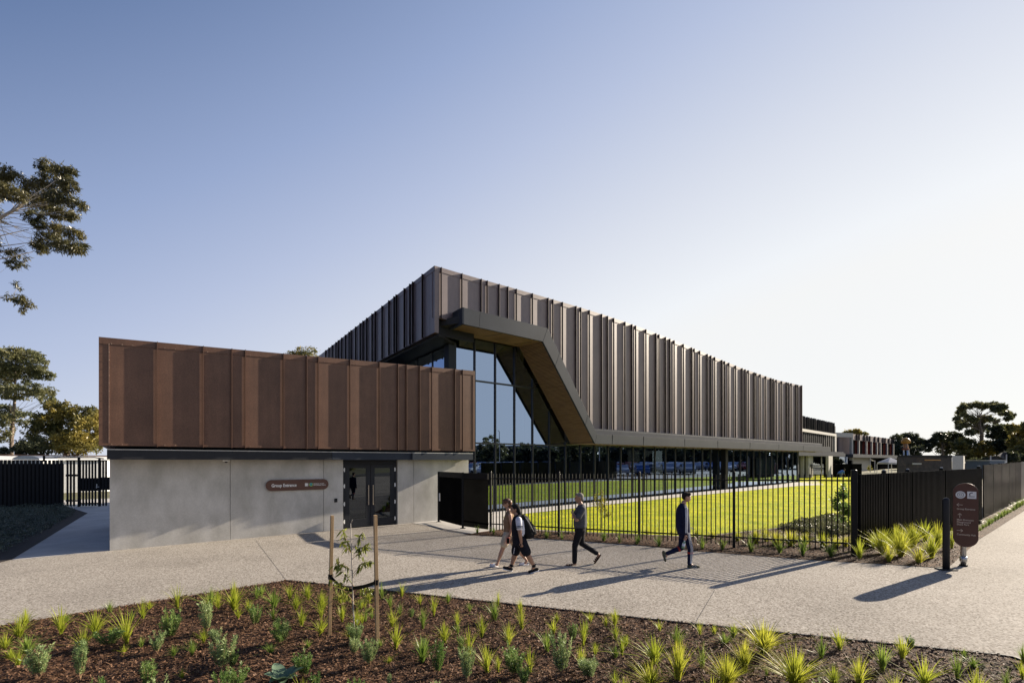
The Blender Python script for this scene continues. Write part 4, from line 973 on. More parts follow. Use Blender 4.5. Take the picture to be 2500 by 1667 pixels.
for x0, x1 in ((1217, 1312), (1372, 1468), (1487, 1578), (1592, 1686), (1692, 1758), (1800, 1893), (1932, 2022)):
    k0, km_, k1_ = [on_line(1940+x/8.4, a3, d3) for x in (x0, x0+(x1-x0)*.45, x1)]
    mb = MB(); q = a3+d3*k0-n3*.2; mb.box(q.to_2d(), d3, km_-k0, n3, .04, 3.68, 5.95); w_ = mb.build('window', M['matblack'], b3)
    mb = MB(); q = a3+d3*km_-n3*.2; mb.box(q.to_2d(), d3, k1_-km_, n3, .05, 3.68, 5.95); mb.build('maroon_panel', M['maroon'], w_)
    mb = MB(); q = a3+d3*k1_-n3*.2; mb.box(q.to_2d(), d3, .25, n3, .3, 3.68, 5.98); mb.build('pilaster', M['lightgrey'], b3)
mb = MB(); wallpiece(mb, 2083, 77, 2194, 97, 3.08, 3.6, 3); mb.build('canopy', M['grey'], b3)
mb = MB(); wallpiece(mb, 2083, 82, 2125, 90, .4, 3.08, .2); mb.build('ground_wall', M['lightgrey'], b3)
mb = MB(); wallpiece(mb, 2040, 82, 2200, 101, .4, 3.08, .2, -.5); mb.build('ground_glazing', M['matblack'], b3)
for u in (2099, 2118):
    mb = MB(); wallpiece(mb, u-4, 84.6+(u-2099)*.19-.3, u+4, 86.2+(u-2099)*.19-.3, 1.0, 2.6, .05); mb.build('window', M['char'], b3)
mb = MB(); wallpiece(mb, 2040, 82.6, 2181, 100, 3.0, 6.9, 14); mb.build('body', M['char'], b3)
# black fence panels beyond the lawn
f3 = empty('screen_fence', tuple(P(2058, 1150, 61)), 'low solid black fence at the far edge of the lawn', 'fence')
for u0, u1 in ((2012, 2034), (2034.6, 2057), (2057.6, 2081), (2081.6, 2104)):
    mb = MB(); wallpiece(mb, u0, 60.5, u1, 60.9, .3, 2.15, .06); mb.build('fence_panel', M['matblack'], f3)
f4 = empty('mesh_fence', tuple(P(1993, 1150, 60)), 'open wire fence between the far columns and the black screen', 'fence')
mb = MB()
for u in np.arange(1981, 2012, 2.6): wallpiece(mb, u, 60, u+.5, 60, .5, 2.0, .03)
for z in (.75, 1.35, 1.95): wallpiece(mb, 1981, 60.05, 2012, 60.3, z, z+.05, .03)
mb.build('wire_panel', M['black'], f4)
mb = MB(); wallpiece(mb, 1980, 59.9, 1982, 59.9, .4, 2.1, .1); mb.build('post', M['black'], f4)
# marquee tents and sails
M['canvas'] = leafmat('white_canvas', (.75, .74, .72), (.8, .79, .77), .3)
def tent(u, v0, v1, w, Y, lab, zg):
    c = P(u, v1, Y); zt, ze = zat(v0, Y), zat(v1, Y); h = w/2*Y/F
    t = empty('marquee_tent', (c.x, c.y, zg), lab, 'tent')
    mb = MB(); q = [(c.x-h, c.y-h, ze), (c.x+h, c.y-h, ze), (c.x+h, c.y+h, ze), (c.x-h, c.y+h, ze)]
    mb.add(q+[(c.x, c.y, zt)], [(0, 1, 4), (1, 2, 4), (2, 3, 4), (3, 0, 4)]); r_ = MB()
    mb.build('roof', M['canvas'], t)
    mb = MB(); mb.hexa([(a[0], a[1], ze-.22) for a in q], [(a[0], a[1], ze-.01) for a in q]); mb.build('valance', M['canvas'], t)
    for a in q: mb = MB(); mb.tube([(a[0]*1, a[1]+.02, zg), (a[0], a[1]+.02, ze-.22)], .04, 6); mb.build('leg', M['white'], t)
tent(2034, 1119, 1129, 22, 76, 'white pointed marquee tent behind the black screen fence', .8)
tent(2173, 1116, 1128.5, 36, 66, 'grey white marquee tent left of the dark mesh pavilion', .8)
def sail(pts, lab):
    c = Vector(pts[0]); r = empty('shade_sail', (c.x, c.y, .8), lab, 'shade sail')
    mb = MB(); mb.prism(pts, (0, .05, 0)); mb.build('canvas', M['canvas'], r)
    for p in pts[:2]: mb = MB(); mb.tube([(p[0], p[1]+.1, .8), (p[0], p[1]+.1, p[2]+.1)], .05, 6); mb.build('pole', M['steel'], r)
sail([tuple(P(2126, 1120, 72)), tuple(P(2137, 1125.5, 72)), tuple(P(2129, 1125, 73))], 'small white triangular sail in front of the far block')
# mesh pavilion
pv = empty('mesh_pavilion', tuple(P(2258, 1140, 48)), 'dark flat roofed pavilion screened in perforated mesh with an amber glimmer', 'pavilion')
def meshmat():
    m, nt, out = newmat('dark_mesh'); b = nd(nt, 'ShaderNodeBsdfPrincipled'); w = coords(nt, 'World'); n1 = noise(nt, w, 2.5, 8.0, .8)
    r = ramp(nt, [(.4, (.010, .008, .008)), (.6, (.05, .035, .028)), (.72, (.14, .10, .06))]); nt.links.new(n1, r.inputs[0]); nt.links.new(r.outputs[0], b.inputs['Base Color'])
    b.inputs['Roughness'].default_value = .6; nt.links.new(b.outputs[0], out.inputs[0]); return m
mb = MB(); a, b, d, n = wallpiece(mb, 2192, 48, 2324, 49.5, .4, 2.88, .1); mb.build('mesh_screen', meshmat(), pv)
mb = MB(); wallpiece(mb, 2191, 47.9, 2325, 49.4, 2.88, 3.08, 5, back=Vector((.66, .75, 0))); mb.build('roof', M['black'], pv)
mb = MB(); wallpiece(mb, 2324.5, 49.5, 2352, 50.5, .5, 3.06, 4, back=Vector((.7, .71, 0))); mb.build('end_wall', M['lightgrey'], pv)
mb = MB(); wallpiece(mb, 2197, 49, 2323, 50.3, .4, 2.86, 4, back=Vector((.66, .75, 0))); mb.build('inner_core', M['darkroom'], pv)
mb = MB(); wallpiece(mb, 2258, 47.8, 2297, 48.2, 2.55, 2.64, .04); mb.build('amber_strip', plain('amber_glow_paint', (.55, .26, .05), .5), pv)  # orange glow painted as the strip's own colour
mb = MB(); wallpiece(mb, 2228, 47.8, 2250, 48.1, 2.15, 2.3, .03); mb.build('grey_slat', M['lightgrey'], pv)
# red brown fence and blue container
rb = empty('rust_fence', tuple(P(2385, 1145, 56)), 'low red brown board fence beyond the black blade fence', 'fence')
mb = MB(); wallpiece(mb, 2354, 56, 2418, 56.6, .5, 2.1, .08); mb.build('board_panel', plain('rust_board', (.10, .03, .018), .6), rb)
mb = MB(); wallpiece(mb, 2354, 55.9, 2500, 58, 2.1, 2.22, .12); mb.build('top_rail', M['black'], rb)
mb = MB(); wallpiece(mb, 2459, 57.2, 2540, 58.5, .5, 2.1, .08); mb.build('board_panel', M['black'], rb)
ct = empty('site_cabin', tuple(P(2437, 1140, 53)), 'blue grey box cabin with a pale roof edge behind the panel fence', 'cabin')
mb = MB(); a, b, d, n = wallpiece(mb, 2416, 53, 2453, 53.4, .5, 2.52, 2.4); mb.build('body', plain('blue_grey_sheet', (.09, .13, .18), .5), ct)
mb = MB(); wallpiece(mb, 2453.1, 53.45, 2458.5, 53.6, .5, 2.50, 2.3); mb.build('end_panel', M['white'], ct); mb = MB(); wallpiece(mb, 2415.5, 52.95, 2459, 53.45, 2.52, 2.62, 2.5); mb.build('roof', M['steel'], ct)
ss = empty('shade_sail', tuple(P(2437, 1140, 60)), 'dark navy shade sail strung between two pale posts above the blue grey cabin', 'shade sail')
mb = MB(); mb.prism([tuple(P(2416, 1114, 60)), tuple(P(2436, 1112, 60)), tuple(P(2447, 1105, 61)), tuple(P(2458, 1103, 61)), tuple(P(2458, 1124, 61)), tuple(P(2418, 1124, 60))], (0, .08, 0)); mb.build('sail', plain('navy_mesh', (.012, .016, .028), .8), ss)
for u, v in ((2418.5, 1112), (2457, 1109)): mb = MB(); q = P(u, v, 59.5); mb.tube([(q.x, q.y, .6), tuple(q)], .07, 8); mb.build('post', M['steel'], ss)
# playground tower
tw = empty('play_tower', tuple(P(2211, 1145, 80)), 'playground tower with amber domed top and blue white legs above the mesh pavilion', 'play tower')
def pl(u, v): return P(u, v, 80)
mb = MB(); c = pl(2211.5, 1076); mb.tube([(c.x, c.y, c.z-.45), (c.x, c.y, c.z-.35), (c.x, c.y, c.z+.1), (c.x, c.y, c.z+.42), (c.x, c.y, c.z+.52)], [.45, .66, .62, .36, .05], 16); mb.build('dome', vary('amber_plastic', (.40, .17, .02), (.55, .28, .04), 2, .5), tw, True)
mb = MB(); mb.tube([tuple(pl(2211, 1082)), tuple(pl(2211, 1096))], [.28, .42], 10); mb.build('turret', vary('mosaic_paint', (.08, .14, .16), (.55, .22, .04), 5, .5, lo=.45, hi=.55), tw)
mb = MB(); mb.tube([tuple(pl(2211, 1094)), tuple(pl(2211, 1098))], [.5, .5], 10); mb.build('deck', plain('deck_red', (.25, .07, .03), .5), tw)
for u in (2206.5, 2216): mb = MB(); q = pl(u, 1098); mb.tube([(q.x, q.y, .9), tuple(q)], .10, 8); mb.build('leg', vary('blue_white_paint', (.25, .40, .75), (.8, .8, .8), 2.5, .5, lo=.45, hi=.55), tw)
mb = MB(); mb.tube([tuple(pl(2217, 1097)), tuple(pl(2220, 1112)), tuple(pl(2221, 1130))], .12, 8); mb.build('slide', M['white'], tw)
# ---------------------------------------------------------------- trees
def leafcloud(centers, radii, n, L, Wd, droop=.3, clump=.32, nclump=None, seed=1, flat=.0):
    r = np.random.default_rng(seed); C = np.array(centers, float); R = np.array(radii, float)
    vol = (R[:, 0]*R[:, 2]); pr = vol/vol.sum(); out = []
    nc = nclump or max(20, n//28)
    bi = r.choice(len(C), nc, p=pr)
    d = r.normal(size=(nc, 3)); d /= np.linalg.norm(d, axis=1)[:, None]; rad = r.uniform(.35, 1.0, nc)**.6
    cc = C[bi]+d*R[bi]*rad[:, None]
    ci = r.integers(0, nc, n); cr = R[bi][ci]*clump*r.uniform(.5, 1.3, (nc, 1))[ci]
    d = r.normal(size=(n, 3)); d /= np.linalg.norm(d, axis=1)[:, None]
    pos = cc[ci]+d*cr*(r.uniform(0, 1, n)**.5)[:, None]*np.array([1, 1, .85])
    ax = r.normal(size=(n, 3)); ax[:, 2] -= droop*2; ax /= np.linalg.norm(ax, axis=1)[:, None]
    up = r.normal(size=(n, 3)); sd = np.cross(ax, up); sd /= np.linalg.norm(sd, axis=1)[:, None]
    l = (L*r.uniform(.6, 1.3, n))[:, None]; w = (Wd*r.uniform(.7, 1.3, n))[:, None]
    V = np.stack([pos, pos+ax*l*.5+sd*w*.5, pos+ax*l, pos+ax*l*.5-sd*w*.5], 1)
    return V.reshape(-1, 3), np.arange(n*4).reshape(-1, 4), cc
M['gumleaf'] = leafmat('gum_leaf', (.05, .055, .022), (.16, .14, .05), .35, 1.6, .35, spec=.6)
M['gumfar'] = leafmat('far_gum_leaf', (.10, .115, .055), (.24, .23, .10), .4, .35)
M['goldleaf'] = leafmat('golden_leaf', (.08, .09, .03), (.34, .27, .06), .4, .35)
M['darkleaf'] = leafmat('dark_leaf', (.045, .055, .03), (.10, .11, .05), .35, .3)
M['bark'] = vary('gum_bark', (.12, .09, .07), (.25, .20, .16), 3, .85)
M['palebark'] = vary('pale_bark', (.35, .31, .27), (.52, .48, .43), 4, .8)
def tree(name, label, base, trunk, centers, radii, n, L, Wd, leaf, bark, tr=.3, group=None, seed=1, nb=26, droop=.3, clump=.26):
    t = empty(name, base, label, 'tree', group)
    V, Q, cc = leafcloud(centers, radii, n, L, Wd, droop, clump, seed=seed)
    npmesh('crown', V, Q, leaf, t)
    mb = MB(); m = len(trunk); mb.tube(trunk, [tr*(1-.6*i/max(1, m-1)) for i in range(m)], 8); tk = mb.build('trunk', bark, t, True)
    rr = random.Random(seed); mb = MB(); pts = [Vector(p) for p in trunk]
    targets = [Vector(c) for c in centers]+[Vector(cc[rr.randrange(len(cc))]) for _ in range(nb)]
    for c in targets:
        cand = sorted(pts[1:], key=lambda p: (p-c).length+max(0, p.z-c.z)*2)[0]
        i = pts.index(cand); s = pts[i-1].lerp(cand, rr.uniform(.3, 1.0))
        m1 = s.lerp(c, .4)+Vector((rr.uniform(-.1, .1), rr.uniform(-.1, .1), rr.uniform(-.05, .12)))*(c-s).length
        w0 = tr*.15*min(1, (c-s).length/3+.2); mb.tube([s, m1, c], [w0, w0*.6, w0*.15], 5, False)
    mb.build('limbs', bark, t, True); return t
def blobs(lst, Y, zs=1.0, ox=0, oy=0, dep=1.0, jit=0.0, seed=3):
    rr = random.Random(seed); C, R = [], []
    for x, y, rx, ry in lst:
        Yj = Y+rr.uniform(-jit, jit); p = P(ox+x/zs, oy+y/zs, Yj); a = rx/zs*Yj/F; b = ry/zs*Yj/F*(1.25 if Y > 30 else 1.0)
        C.append(tuple(p)); R.append((a, (a+b)/2*dep, b))
    return C, R
# near gum reaching in from the left
gum = [(60,230,90,45),(360,170,70,50),(500,210,70,40),(400,280,110,55),(300,340,120,60),(520,310,65,55),(80,370,120,55),(300,430,150,55),(480,420,110,55),(585,470,55,45),(440,520,120,45),(250,545,70,50),(540,560,55,30),(300,610,45,35),(430,650,50,35),(560,690,70,38),(380,730,110,55),(300,790,55,45),(520,790,115,50),(620,775,45,30),(130,850,85,45),(120,920,65,30),(-100,300,140,120),(-200,500,150,120),(-150,750,120,80)]
C_, R_ = blobs(gum, 16, 3.136, 0, 350, 1.0, .7)
sp = [(140,1085,40,26),(60,1175,55,20),(150,1190,45,32),(215,1232,38,16),(170,1275,16,22)]
C2, R2 = blobs(sp, 15.5, 3.136, 0, 350, .8, .3)
bx = P(-420, 1300, 16.5); gb = gz(bx.x)
trunk = [(bx.x, bx.y, gb), (bx.x+.1, bx.y, 3.0), tuple(P(-300, 720, 16.3)), tuple(P(-200, 600, 16.2)), tuple(P(-110, 560, 16.1)), tuple(P(0, 532, 16)), tuple(P(50, 505, 16))]
t = tree('gum_tree', 'near gum tree reaching in at the left edge with loose drooping leaves', (bx.x, bx.y, gb), trunk, C_, R_, 30000, .135, .026, M['gumleaf'], M['palebark'], .10, None, 5, 30, .5, .40)
V, Q, cc = leafcloud(C2, R2, 700, .135, .026, .5, .5, 34, 9); npmesh('crown', V, Q, M['gumleaf'], t)
mb = MB()
for a, b, c, r in (((-300, 720), (-60, 590), (70, 560), .035), ((-300, 720), (-60, 610), (90, 590), .03), ((-300, 720), (-80, 640), (60, 600), .03), ((-300, 720), (-80, 650), (80, 615), .035), ((-300, 760), (-60, 728), (60, 728), .02), ((-60, 728), (30, 722), (45, 700), .012)):
    mb.tube([P(*a, 16.2), P(*b, 16), P(*c, 15.9)], [r, r*.7, r*.3], 5)
mb.build('limbs', M['palebark'], t, True)
# left background
C_, R_ = blobs([(60,190,95,60),(180,180,85,36),(235,232,75,40),(120,290,125,50),(275,300,65,28),(90,410,110,40),(240,400,95,38),(30,540,85,45),(150,570,65,38),(20,640,45,70),(300,440,50,40),(-60,300,90,120)], 60, 2.613, 0, 800, 1.0, 1.5)
tree('gum_tree', 'tall open gum tree with layered crown behind the left fence', tuple(P(27, 1125, 60)), [P(27, 1130, 60), P(29, 1060, 60), P(34, 1000, 60), P(38, 950, 60), P(36, 900, 60)], C_, R_, 21000, .34, .13, M['gumfar'], M['bark'], .22, None, 11, 34)
C_, R_ = blobs([(320,590,85,55),(290,680,95,85),(400,520,95,45),(430,620,105,95),(540,560,85,55),(560,680,75,105),(470,740,150,60),(620,620,60,80)], 50, 2.613, 0, 800, 1.0, 1.5)
tree('leafy_tree', 'broad golden green tree beside the left end of the rust building', tuple(P(160, 1125, 50)), [P(160, 1130, 50), P(165, 1080, 50), P(170, 1040, 50)], C_, R_, 17000, .30, .14, M['goldleaf'], M['bark'], .3, None, 12, 30)
C_, R_ = blobs([(200,745,75,50),(140,775,55,36),(240,780,60,40),(0,790,40,30)], 47, 2.613, 0, 800, 1.0, 1.5)
tree('dark_bush', 'dark low bush between the gum tree and the golden tree', tuple(P(70, 1125, 47)), [P(70, 1130, 47), P(72, 1105, 47)], C_, R_, 4500, .28, .12, M['darkleaf'], M['bark'], .12, None, 13, 10)
C_, R_ = blobs([(745, 876, 40, 24), (722, 872, 22, 14), (770, 874, 18, 14)], 80)
tree('leafy_tree', 'treetop peeking over the roof of the rust building', tuple(P(745, 1125, 80)), [P(745, 1130, 80), P(745, 960, 80), P(745, 890, 80)], C_, R_, 3500, .36, .16, M['goldleaf'], M['bark'], .4, None, 14, 8)
# right background
def zb_(l): return [(x, y, rx, ry) for x, y, rx, ry in l]
C_, R_ = blobs(zb_([(1250,240,60,45),(1350,220,80,40),(1500,190,80,40),(1600,230,90,50),(1760,200,90,45),(1850,260,90,55),(1960,250,60,50),(1220,330,60,45),(1150,440,50,35),(1300,380,70,40),(1200,520,60,45),(1400,460,110,50),(1560,480,110,50),(1700,450,90,45),(1300,560,90,40),(1180,620,40,30),(2000,350,80,40),(2120,370,60,45),(2080,450,60,35),(1500,560,110,40),(1850,500,50,30),(1380,700,60,50),(1500,660,60,40),(1650,620,80,50)]), 105, 7.35, 2180, 960, 1.0, 3)
tree('gum_tree', 'large umbrella crowned gum tree against the white sky at right', tuple(P(2398, 1125, 105)), [P(2398, 1130, 105), P(2396, 1090, 105), P(2397, 1060, 105), P(2392, 1040, 105), P(2390, 1015, 105)], C_, R_, 15000, .50, .22, M['gumfar'], M['bark'], .45, None, 21, 50, .3, .26)
specs = [([(60,830,110,80),(300,790,130,80),(150,950,160,110),(400,880,120,90),(500,900,100,90),(350,1020,200,90),(60,1020,120,80)], 110, 'dark rounded tree behind the amber play tower', 'darkleaf', 11000),
         ([(850,770,110,70),(1050,750,130,70),(1180,780,80,60),(800,850,100,70),(1000,880,150,80),(700,880,90,60),(620,960,80,60),(950,1010,150,90),(1180,900,110,80)], 112, 'dark domed tree left of the umbrella crowned gum', 'darkleaf', 12000),
         ([(1180,920,120,80),(1300,860,110,60),(1400,980,130,110),(1600,1080,170,110),(1700,950,150,90),(1850,960,140,80),(1300,1100,140,80),(1500,1150,160,60)], 100, 'bushy olive tree at the foot of the umbrella crowned gum', 'goldleaf', 11000),
         ([(1850,620,110,60),(1980,640,110,70),(1780,720,100,60),(1920,760,130,80),(2050,720,80,80),(1950,880,130,60),(2020,1000,130,90),(1850,1080,120,80)], 98, 'dark spreading tree right of the umbrella crowned gum', 'darkleaf', 11000),
         ([(2150,620,80,60),(2250,680,110,90),(2380,620,100,80),(2300,800,130,90),(2200,900,110,90),(2380,950,110,120),(2250,1060,140,90),(2500,750,150,160)], 92, 'tree with autumn tinted foliage at the right edge', 'goldleaf', 12000),
         ([(2100,1130,120,70),(2300,1180,160,70),(1950,1190,120,50),(1700,1200,160,40),(1450,1220,120,35)], 85, 'low dark hedge of trees above the site cabin', 'darkleaf', 7000)]
for i, (l, Y, lab, mt, n) in enumerate(specs):
    C_, R_ = blobs(l, Y, 7.35, 2180, 960, 1.0, 3); cx = sum(c[0] for c in C_)/len(C_); 
    z0 = .8; top = max(c[2] for c in C_)
    tree('leafy_tree', lab, (cx, Y, z0), [(cx, Y, z0-.3), (cx+.2, Y, z0+(top-z0)*.4), (cx, Y, z0+(top-z0)*.75)], C_, R_, n, .44, .22, M[mt], M['bark'], .35, None, 30+i, 14)
C_, R_ = blobs([(2072, 1057, 12, 6), (2090, 1055, 16, 6), (2106, 1058, 12, 5)], 125)
tree('leafy_tree', 'distant treetop over the roof of the far block', tuple(P(2090, 1125, 125)), [P(2090, 1130, 125), P(2090, 1080, 125), P(2090, 1060, 125)], C_, R_, 2200, .5, .22, M['goldleaf'], M['bark'], .35, None, 40, 6)
# trees and cars outside the frame that only the glazing shows
for i, (x, y, h, w, mt) in enumerate(((88, -2, 6, 5, 'darkleaf'), (88, 72, 7, 4.5, 'darkleaf'), (90, 65, 7, 5, 'gumfar'), (80, 62, 6.5, 4, 'darkleaf'), (84, 68, 6.5, 4, 'darkleaf'), (90, 19, 6, 5, 'darkleaf'), (87, 28, 6.5, 5, 'darkleaf'), (90, 38, 6.5, 5, 'darkleaf'), (88, 47, 6.5, 5, 'darkleaf'), (90, 56, 6.5, 5, 'darkleaf'), (91, 10, 6.5, 5, 'darkleaf'), (84, 6, 8, 4, 'gumfar'), (88, 14, 6.5, 4.5, 'darkleaf'), (86, 24, 9.5, 4.5, 'gumfar'), (90, 33, 6, 5, 'darkleaf'), (88, 43, 7, 5, 'darkleaf'), (92, 52, 6, 5, 'darkleaf'), (84, -6, 7, 5, 'darkleaf'), (86, 60, 6.5, 5, 'darkleaf'),
                                       (10, -30, 7, 4, 'gumfar'), (20, -34, 6, 5, 'darkleaf'), (32, -32, 7, 5, 'darkleaf'), (44, -30, 6, 5, 'darkleaf'), (56, -30, 7, 5, 'gumfar'), (0, -32, 6, 4, 'darkleaf'))):
    rr = random.Random(50+i)
    C_ = [(x+rr.uniform(-w, w)*.6, y+rr.uniform(-w, w)*.6, h*rr.uniform(.15, .92)) for _ in range(14)]; R_ = [(w*.5, w*.5, h*.2)]*14
    tree('car_park_tree', 'tree around the car park, mirrored in the glazing', (x, y, gz(x)), [(x, y, gz(x)-.2), (x+.1, y, h*.4), (x, y, h*.7)], C_, R_, 4500, .6, .36, M[mt], M['bark'], .25, 'trees around the car park', 50+i, 5)
def carmesh():
    prof = [(-2.2, .35), (-2.25, .75), (-2.1, .95), (-1.5, 1.02), (-.9, 1.42), (.55, 1.45), (1.25, 1.0), (2.0, .86), (2.25, .65), (2.22, .35)]
    body = MB(); body.prism([(x, -.86, z) for x, z in prof], (0, 1.72, 0))
    win = MB(); win.prism([(x, -.875, z) for x, z in [(-1.35, 1.03), (-.85, 1.36), (.5, 1.38), (1.1, 1.02)]], (0, 1.75, 0))
    return body, win
carpaint = [plain('car_paint_%s' % n_, c, .2, .2) for n_, c in (('white', (.7, .7, .7)), ('silver', (.4, .42, .45)), ('dark', (.03, .035, .05)), ('red', (.25, .03, .02)), ('blue', (.05, .12, .3)))]
bm_, wn_ = carmesh(); protoB = protoW = protoT = None; n_ = 0
rr = random.Random(4)
for row, (x0, y0, y1) in enumerate(((44, 0, 38), (50, -4, 44), (58, -8, 52), (66, -8, 58), (74, -8, 62))):
    y = y0
    while y < y1:
        if rr.random() < .93:
            cn = ('white', 'silver', 'dark', 'red', 'blue'); ci = rr.choice([0, 0, 0, 1, 1, 1, 2, 3, 4])
            c = empty('parked_car', (0, 0, 0), '%s car parked in the car park, mirrored in the glazing' % cn[ci], 'car', 'cars parked in the car park')
            if protoB is None:
                b_ = bm_.build('body', carpaint[ci], c); w_ = wn_.build('windows', M['gloss'], c); protoB, protoW = b_.data, w_.data; wl = MB()
                wl.tube([(0, -.1, 0), (0, .1, 0)], .33, 14); tmpw = wl.build('wheel', M['black'], c); protoT = tmpw.data; tmpw.location = (1.4, -.8, .33)
                ws_ = ((1.4, .8), (-1.35, -.8), (-1.35, .8))
            else:
                b_ = link('body', protoB, None, c); link('windows', protoW, None, c); ws_ = ((1.4, -.8), (1.4, .8), (-1.35, -.8), (-1.35, .8))
            b_.material_slots[0].link = 'OBJECT'; b_.material_slots[0].material = carpaint[ci]
            for wx, wy in ws_: link('wheel', protoT, None, c, (wx, wy, .33))
            c.location = (x0, y, gz(x0)+.03); c.rotation_euler = (0, 0, rr.choice([0, math.pi]))
        y += 2.75
for i, (x, y) in enumerate(((62, 12), (62, 30), (75, 20))):
    lp = empty('lamp_post', (x, y, gz(x)), 'tall lamp post in the car park, mirrored in the glazing', 'lamp post', 'lamp posts in the car park')
    mb = MB(); mb.tube([(x, y, gz(x)), (x, y, 8)], .07, 8); mb.build('pole', M['steel'], lp); mb = MB(); mb.cbox((x-.5, y, 8), (1.1, .2, .1)); mb.build('lamp_head', M['steel'], lp)

sb_ = empty('shop_building', (97, 26, .9), 'long low building beyond the car park, mirrored in the glazing', 'building')
mb = MB(); mb.cbox((98, 26, 3.4), (5, 90, 5.4)); mb.build('wall', plain('blue_grey_wall', (.05, .07, .10), .6), sb_)
mb = MB(); mb.cbox((98, 26, 6.2), (5.6, 91, .35)); mb.build('roof', M['lightgrey'], sb_)
# ---------------------------------------------------------------- planting
M['tuftA'] = leafmat('tuft_blade', (.30, .36, .035), (.46, .50, .06), .5, 1.2, .45)
M['tuftB'] = leafmat('golden_tuft_blade', (.34, .38, .04), (.54, .53, .07), .55, 1.2, .45)
M['tuftC'] = leafmat('green_tuft_blade', (.17, .26, .045), (.28, .37, .07), .4, 1.2, .4)
M['sage'] = leafmat('sage_leaf', (.17, .25, .09), (.36, .44, .19), .3, 2.0, .5)
M['green'] = leafmat('shrub_leaf', (.09, .17, .035), (.20, .29, .08), .35, 2.0, .45)
M['stem'] = plain('woody_stem', (.28, .18, .10), .8)
def tuftmesh(nb, spread, seed, width=.0155):
    r = np.random.default_rng(seed); V, Q = [], []
    for i in range(nb):
        a = r.uniform(0, 2*np.pi); b0 = np.array([math.cos(a), math.sin(a), 0])*r.uniform(0, .06)
        d = np.array([math.cos(a+r.normal(0, .5)), math.sin(a+r.normal(0, .5)), 0]); lean = abs(r.normal(0, 1))*spread*.6
        h = r.uniform(.4, 1.12); sd = np.cross(d, [0, 0, 1]); sd = sd*math.cos(r.uniform(0, 3))+d*.3; sd /= np.linalg.norm(sd)
        w = width*r.uniform(.7, 1.3); n0 = len(V); pts = []
        for j, t in enumerate((0, .35, .7, 1.0)):
            p = b0+d*lean*(t**1.6)*h+np.array([0, 0, h*(t-.28*lean*t*t)]); ww = w*(1, .9, .6, .08)[j]
            V += [p-sd*ww, p+sd*ww]
        for j in range(3): Q.append([n0+2*j, n0+2*j+1, n0+2*j+3, n0+2*j+2])
    return np.array(V), np.array(Q)
def shrubmesh(nst, nl, seed, leafL=.12, leafW=.013, spread=.5):
    r = np.random.default_rng(seed); V, Q = [], []; st = MB()
    for i in range(nst):
        a = r.uniform(0, 2*np.pi); d = np.array([math.cos(a), math.sin(a), 0]); ln = r.uniform(.1, 1)*spread; h = r.uniform(.55, 1.0)
        pt = lambda t: d*ln*(t**.8)*.9+np.array([0, 0, h*t])
        st.tube([tuple(pt(t)) for t in (0, .4, .8)], [.012, .009, .004], 4)
        for k in range(nl):
            t = r.uniform(.22, 1.0); p = pt(t); ax = r.normal(size=3); ax[2] = abs(ax[2])*.8+.3; ax /= np.linalg.norm(ax)
            sd = np.cross(ax, r.normal(size=3)); sd /= np.linalg.norm(sd); L = leafL*r.uniform(.6, 1.2); w = leafW; n0 = len(V)
            V += [p, p+ax*L*.5+sd*w, p+ax*L, p+ax*L*.5-sd*w]; Q.append([n0, n0+1, n0+2, n0+3])
    return np.array(V), np.array(Q), st
TUFT = {}
def getmesh(kind, i):
    key = (kind, i)
    if key not in TUFT:
        if kind in 'ABC':
            nb, sp = ((70, .75), (100, 1.0), (85, .6), (120, 1.15), (54, .9))[i % 5]
            if kind == 'B': nb = int(nb*2.4)
            V, Q = tuftmesh(nb, sp, 100+i+ord(kind), .010 if kind == 'B' else .0135); o = npmesh('grass_tuft', V, Q, M['tuft'+kind]); TUFT[key] = (o.data, None)
        else:
            V, Q, st = shrubmesh(16+3*(i % 3), 80, 200+i); o = npmesh('leaves', V, Q, M['sage' if kind == 'L' else 'green']); s = st.build('stems', M['stem']); TUFT[key] = (o.data, s.data)
            bpy.data.objects.remove(s)
        bpy.data.objects.remove(o)
    return TUFT[key]
rp = random.Random(21)
def where(u, v):
    if v > 1400:
        if u < 330: return 'at the far left of the front bed'
        if u < 640: return 'in the front bed below the concrete wall'
        if u < 800: return 'in the front bed left of the staked sapling'
        if u < 960: return 'in the front bed around the staked sapling'
        if u < 1250: return 'in the front bed right of the staked sapling'
        if u < 1600: return 'in the middle of the front bed'
        if u < 1900: return 'in the front bed below the picket fence shadow'
        return 'at the right end of the front bed'
    if u < 2088: return 'along the foot of the picket fence'
    if u < 2330: return 'in the bed beside the brown wayfinding sign'
    return 'along the foot of the glossy panel fence'
def plant(u, v, h, w, kind, dz=0.0, where_=None):
    p = G(u, v); Y = p.y; H = h*Y/F*1.05; Wd = w*Y/F
    i = rp.randrange(5); dm_, st = getmesh(kind, i)
    sz = 'large' if h > 55 else ('small' if h < 32 else 'medium')
    big = {'A': 'yellow green grass tuft', 'B': 'golden backlit grass clump', 'C': 'deep green grass tuft', 'L': 'grey green leafy shrub', 'S': 'dark green leafy shrub'}[kind]
    lab = '%s %s %s' % (sz, big, where_ or where(u, v)); grp = big+'s '+(where_ or where(u, v))
    H *= 1.2; sx = max(.6*H, min(Wd/.85, H*1.7)); H *= rp.uniform(.85, 1.12)
    if kind in 'ABC':
        o = link('grass_tuft', dm_, None); tag(o, lab, 'grass tuft', grp)
    else:
        o = empty('leafy_shrub', (0, 0, 0), lab, 'shrub', grp); link('foliage', dm_, None, o); link('stems', st, None, o)
    sx *= 1.08; H *= 1.05
    if kind == 'B' and v > 1400: sx *= .85; H *= .9
    o.location = (p.x, p.y, SL*p.x+.004+dz); o.scale = (sx, sx, H); o.rotation_euler = (0, 0, rp.uniform(0, 6.28)); return o
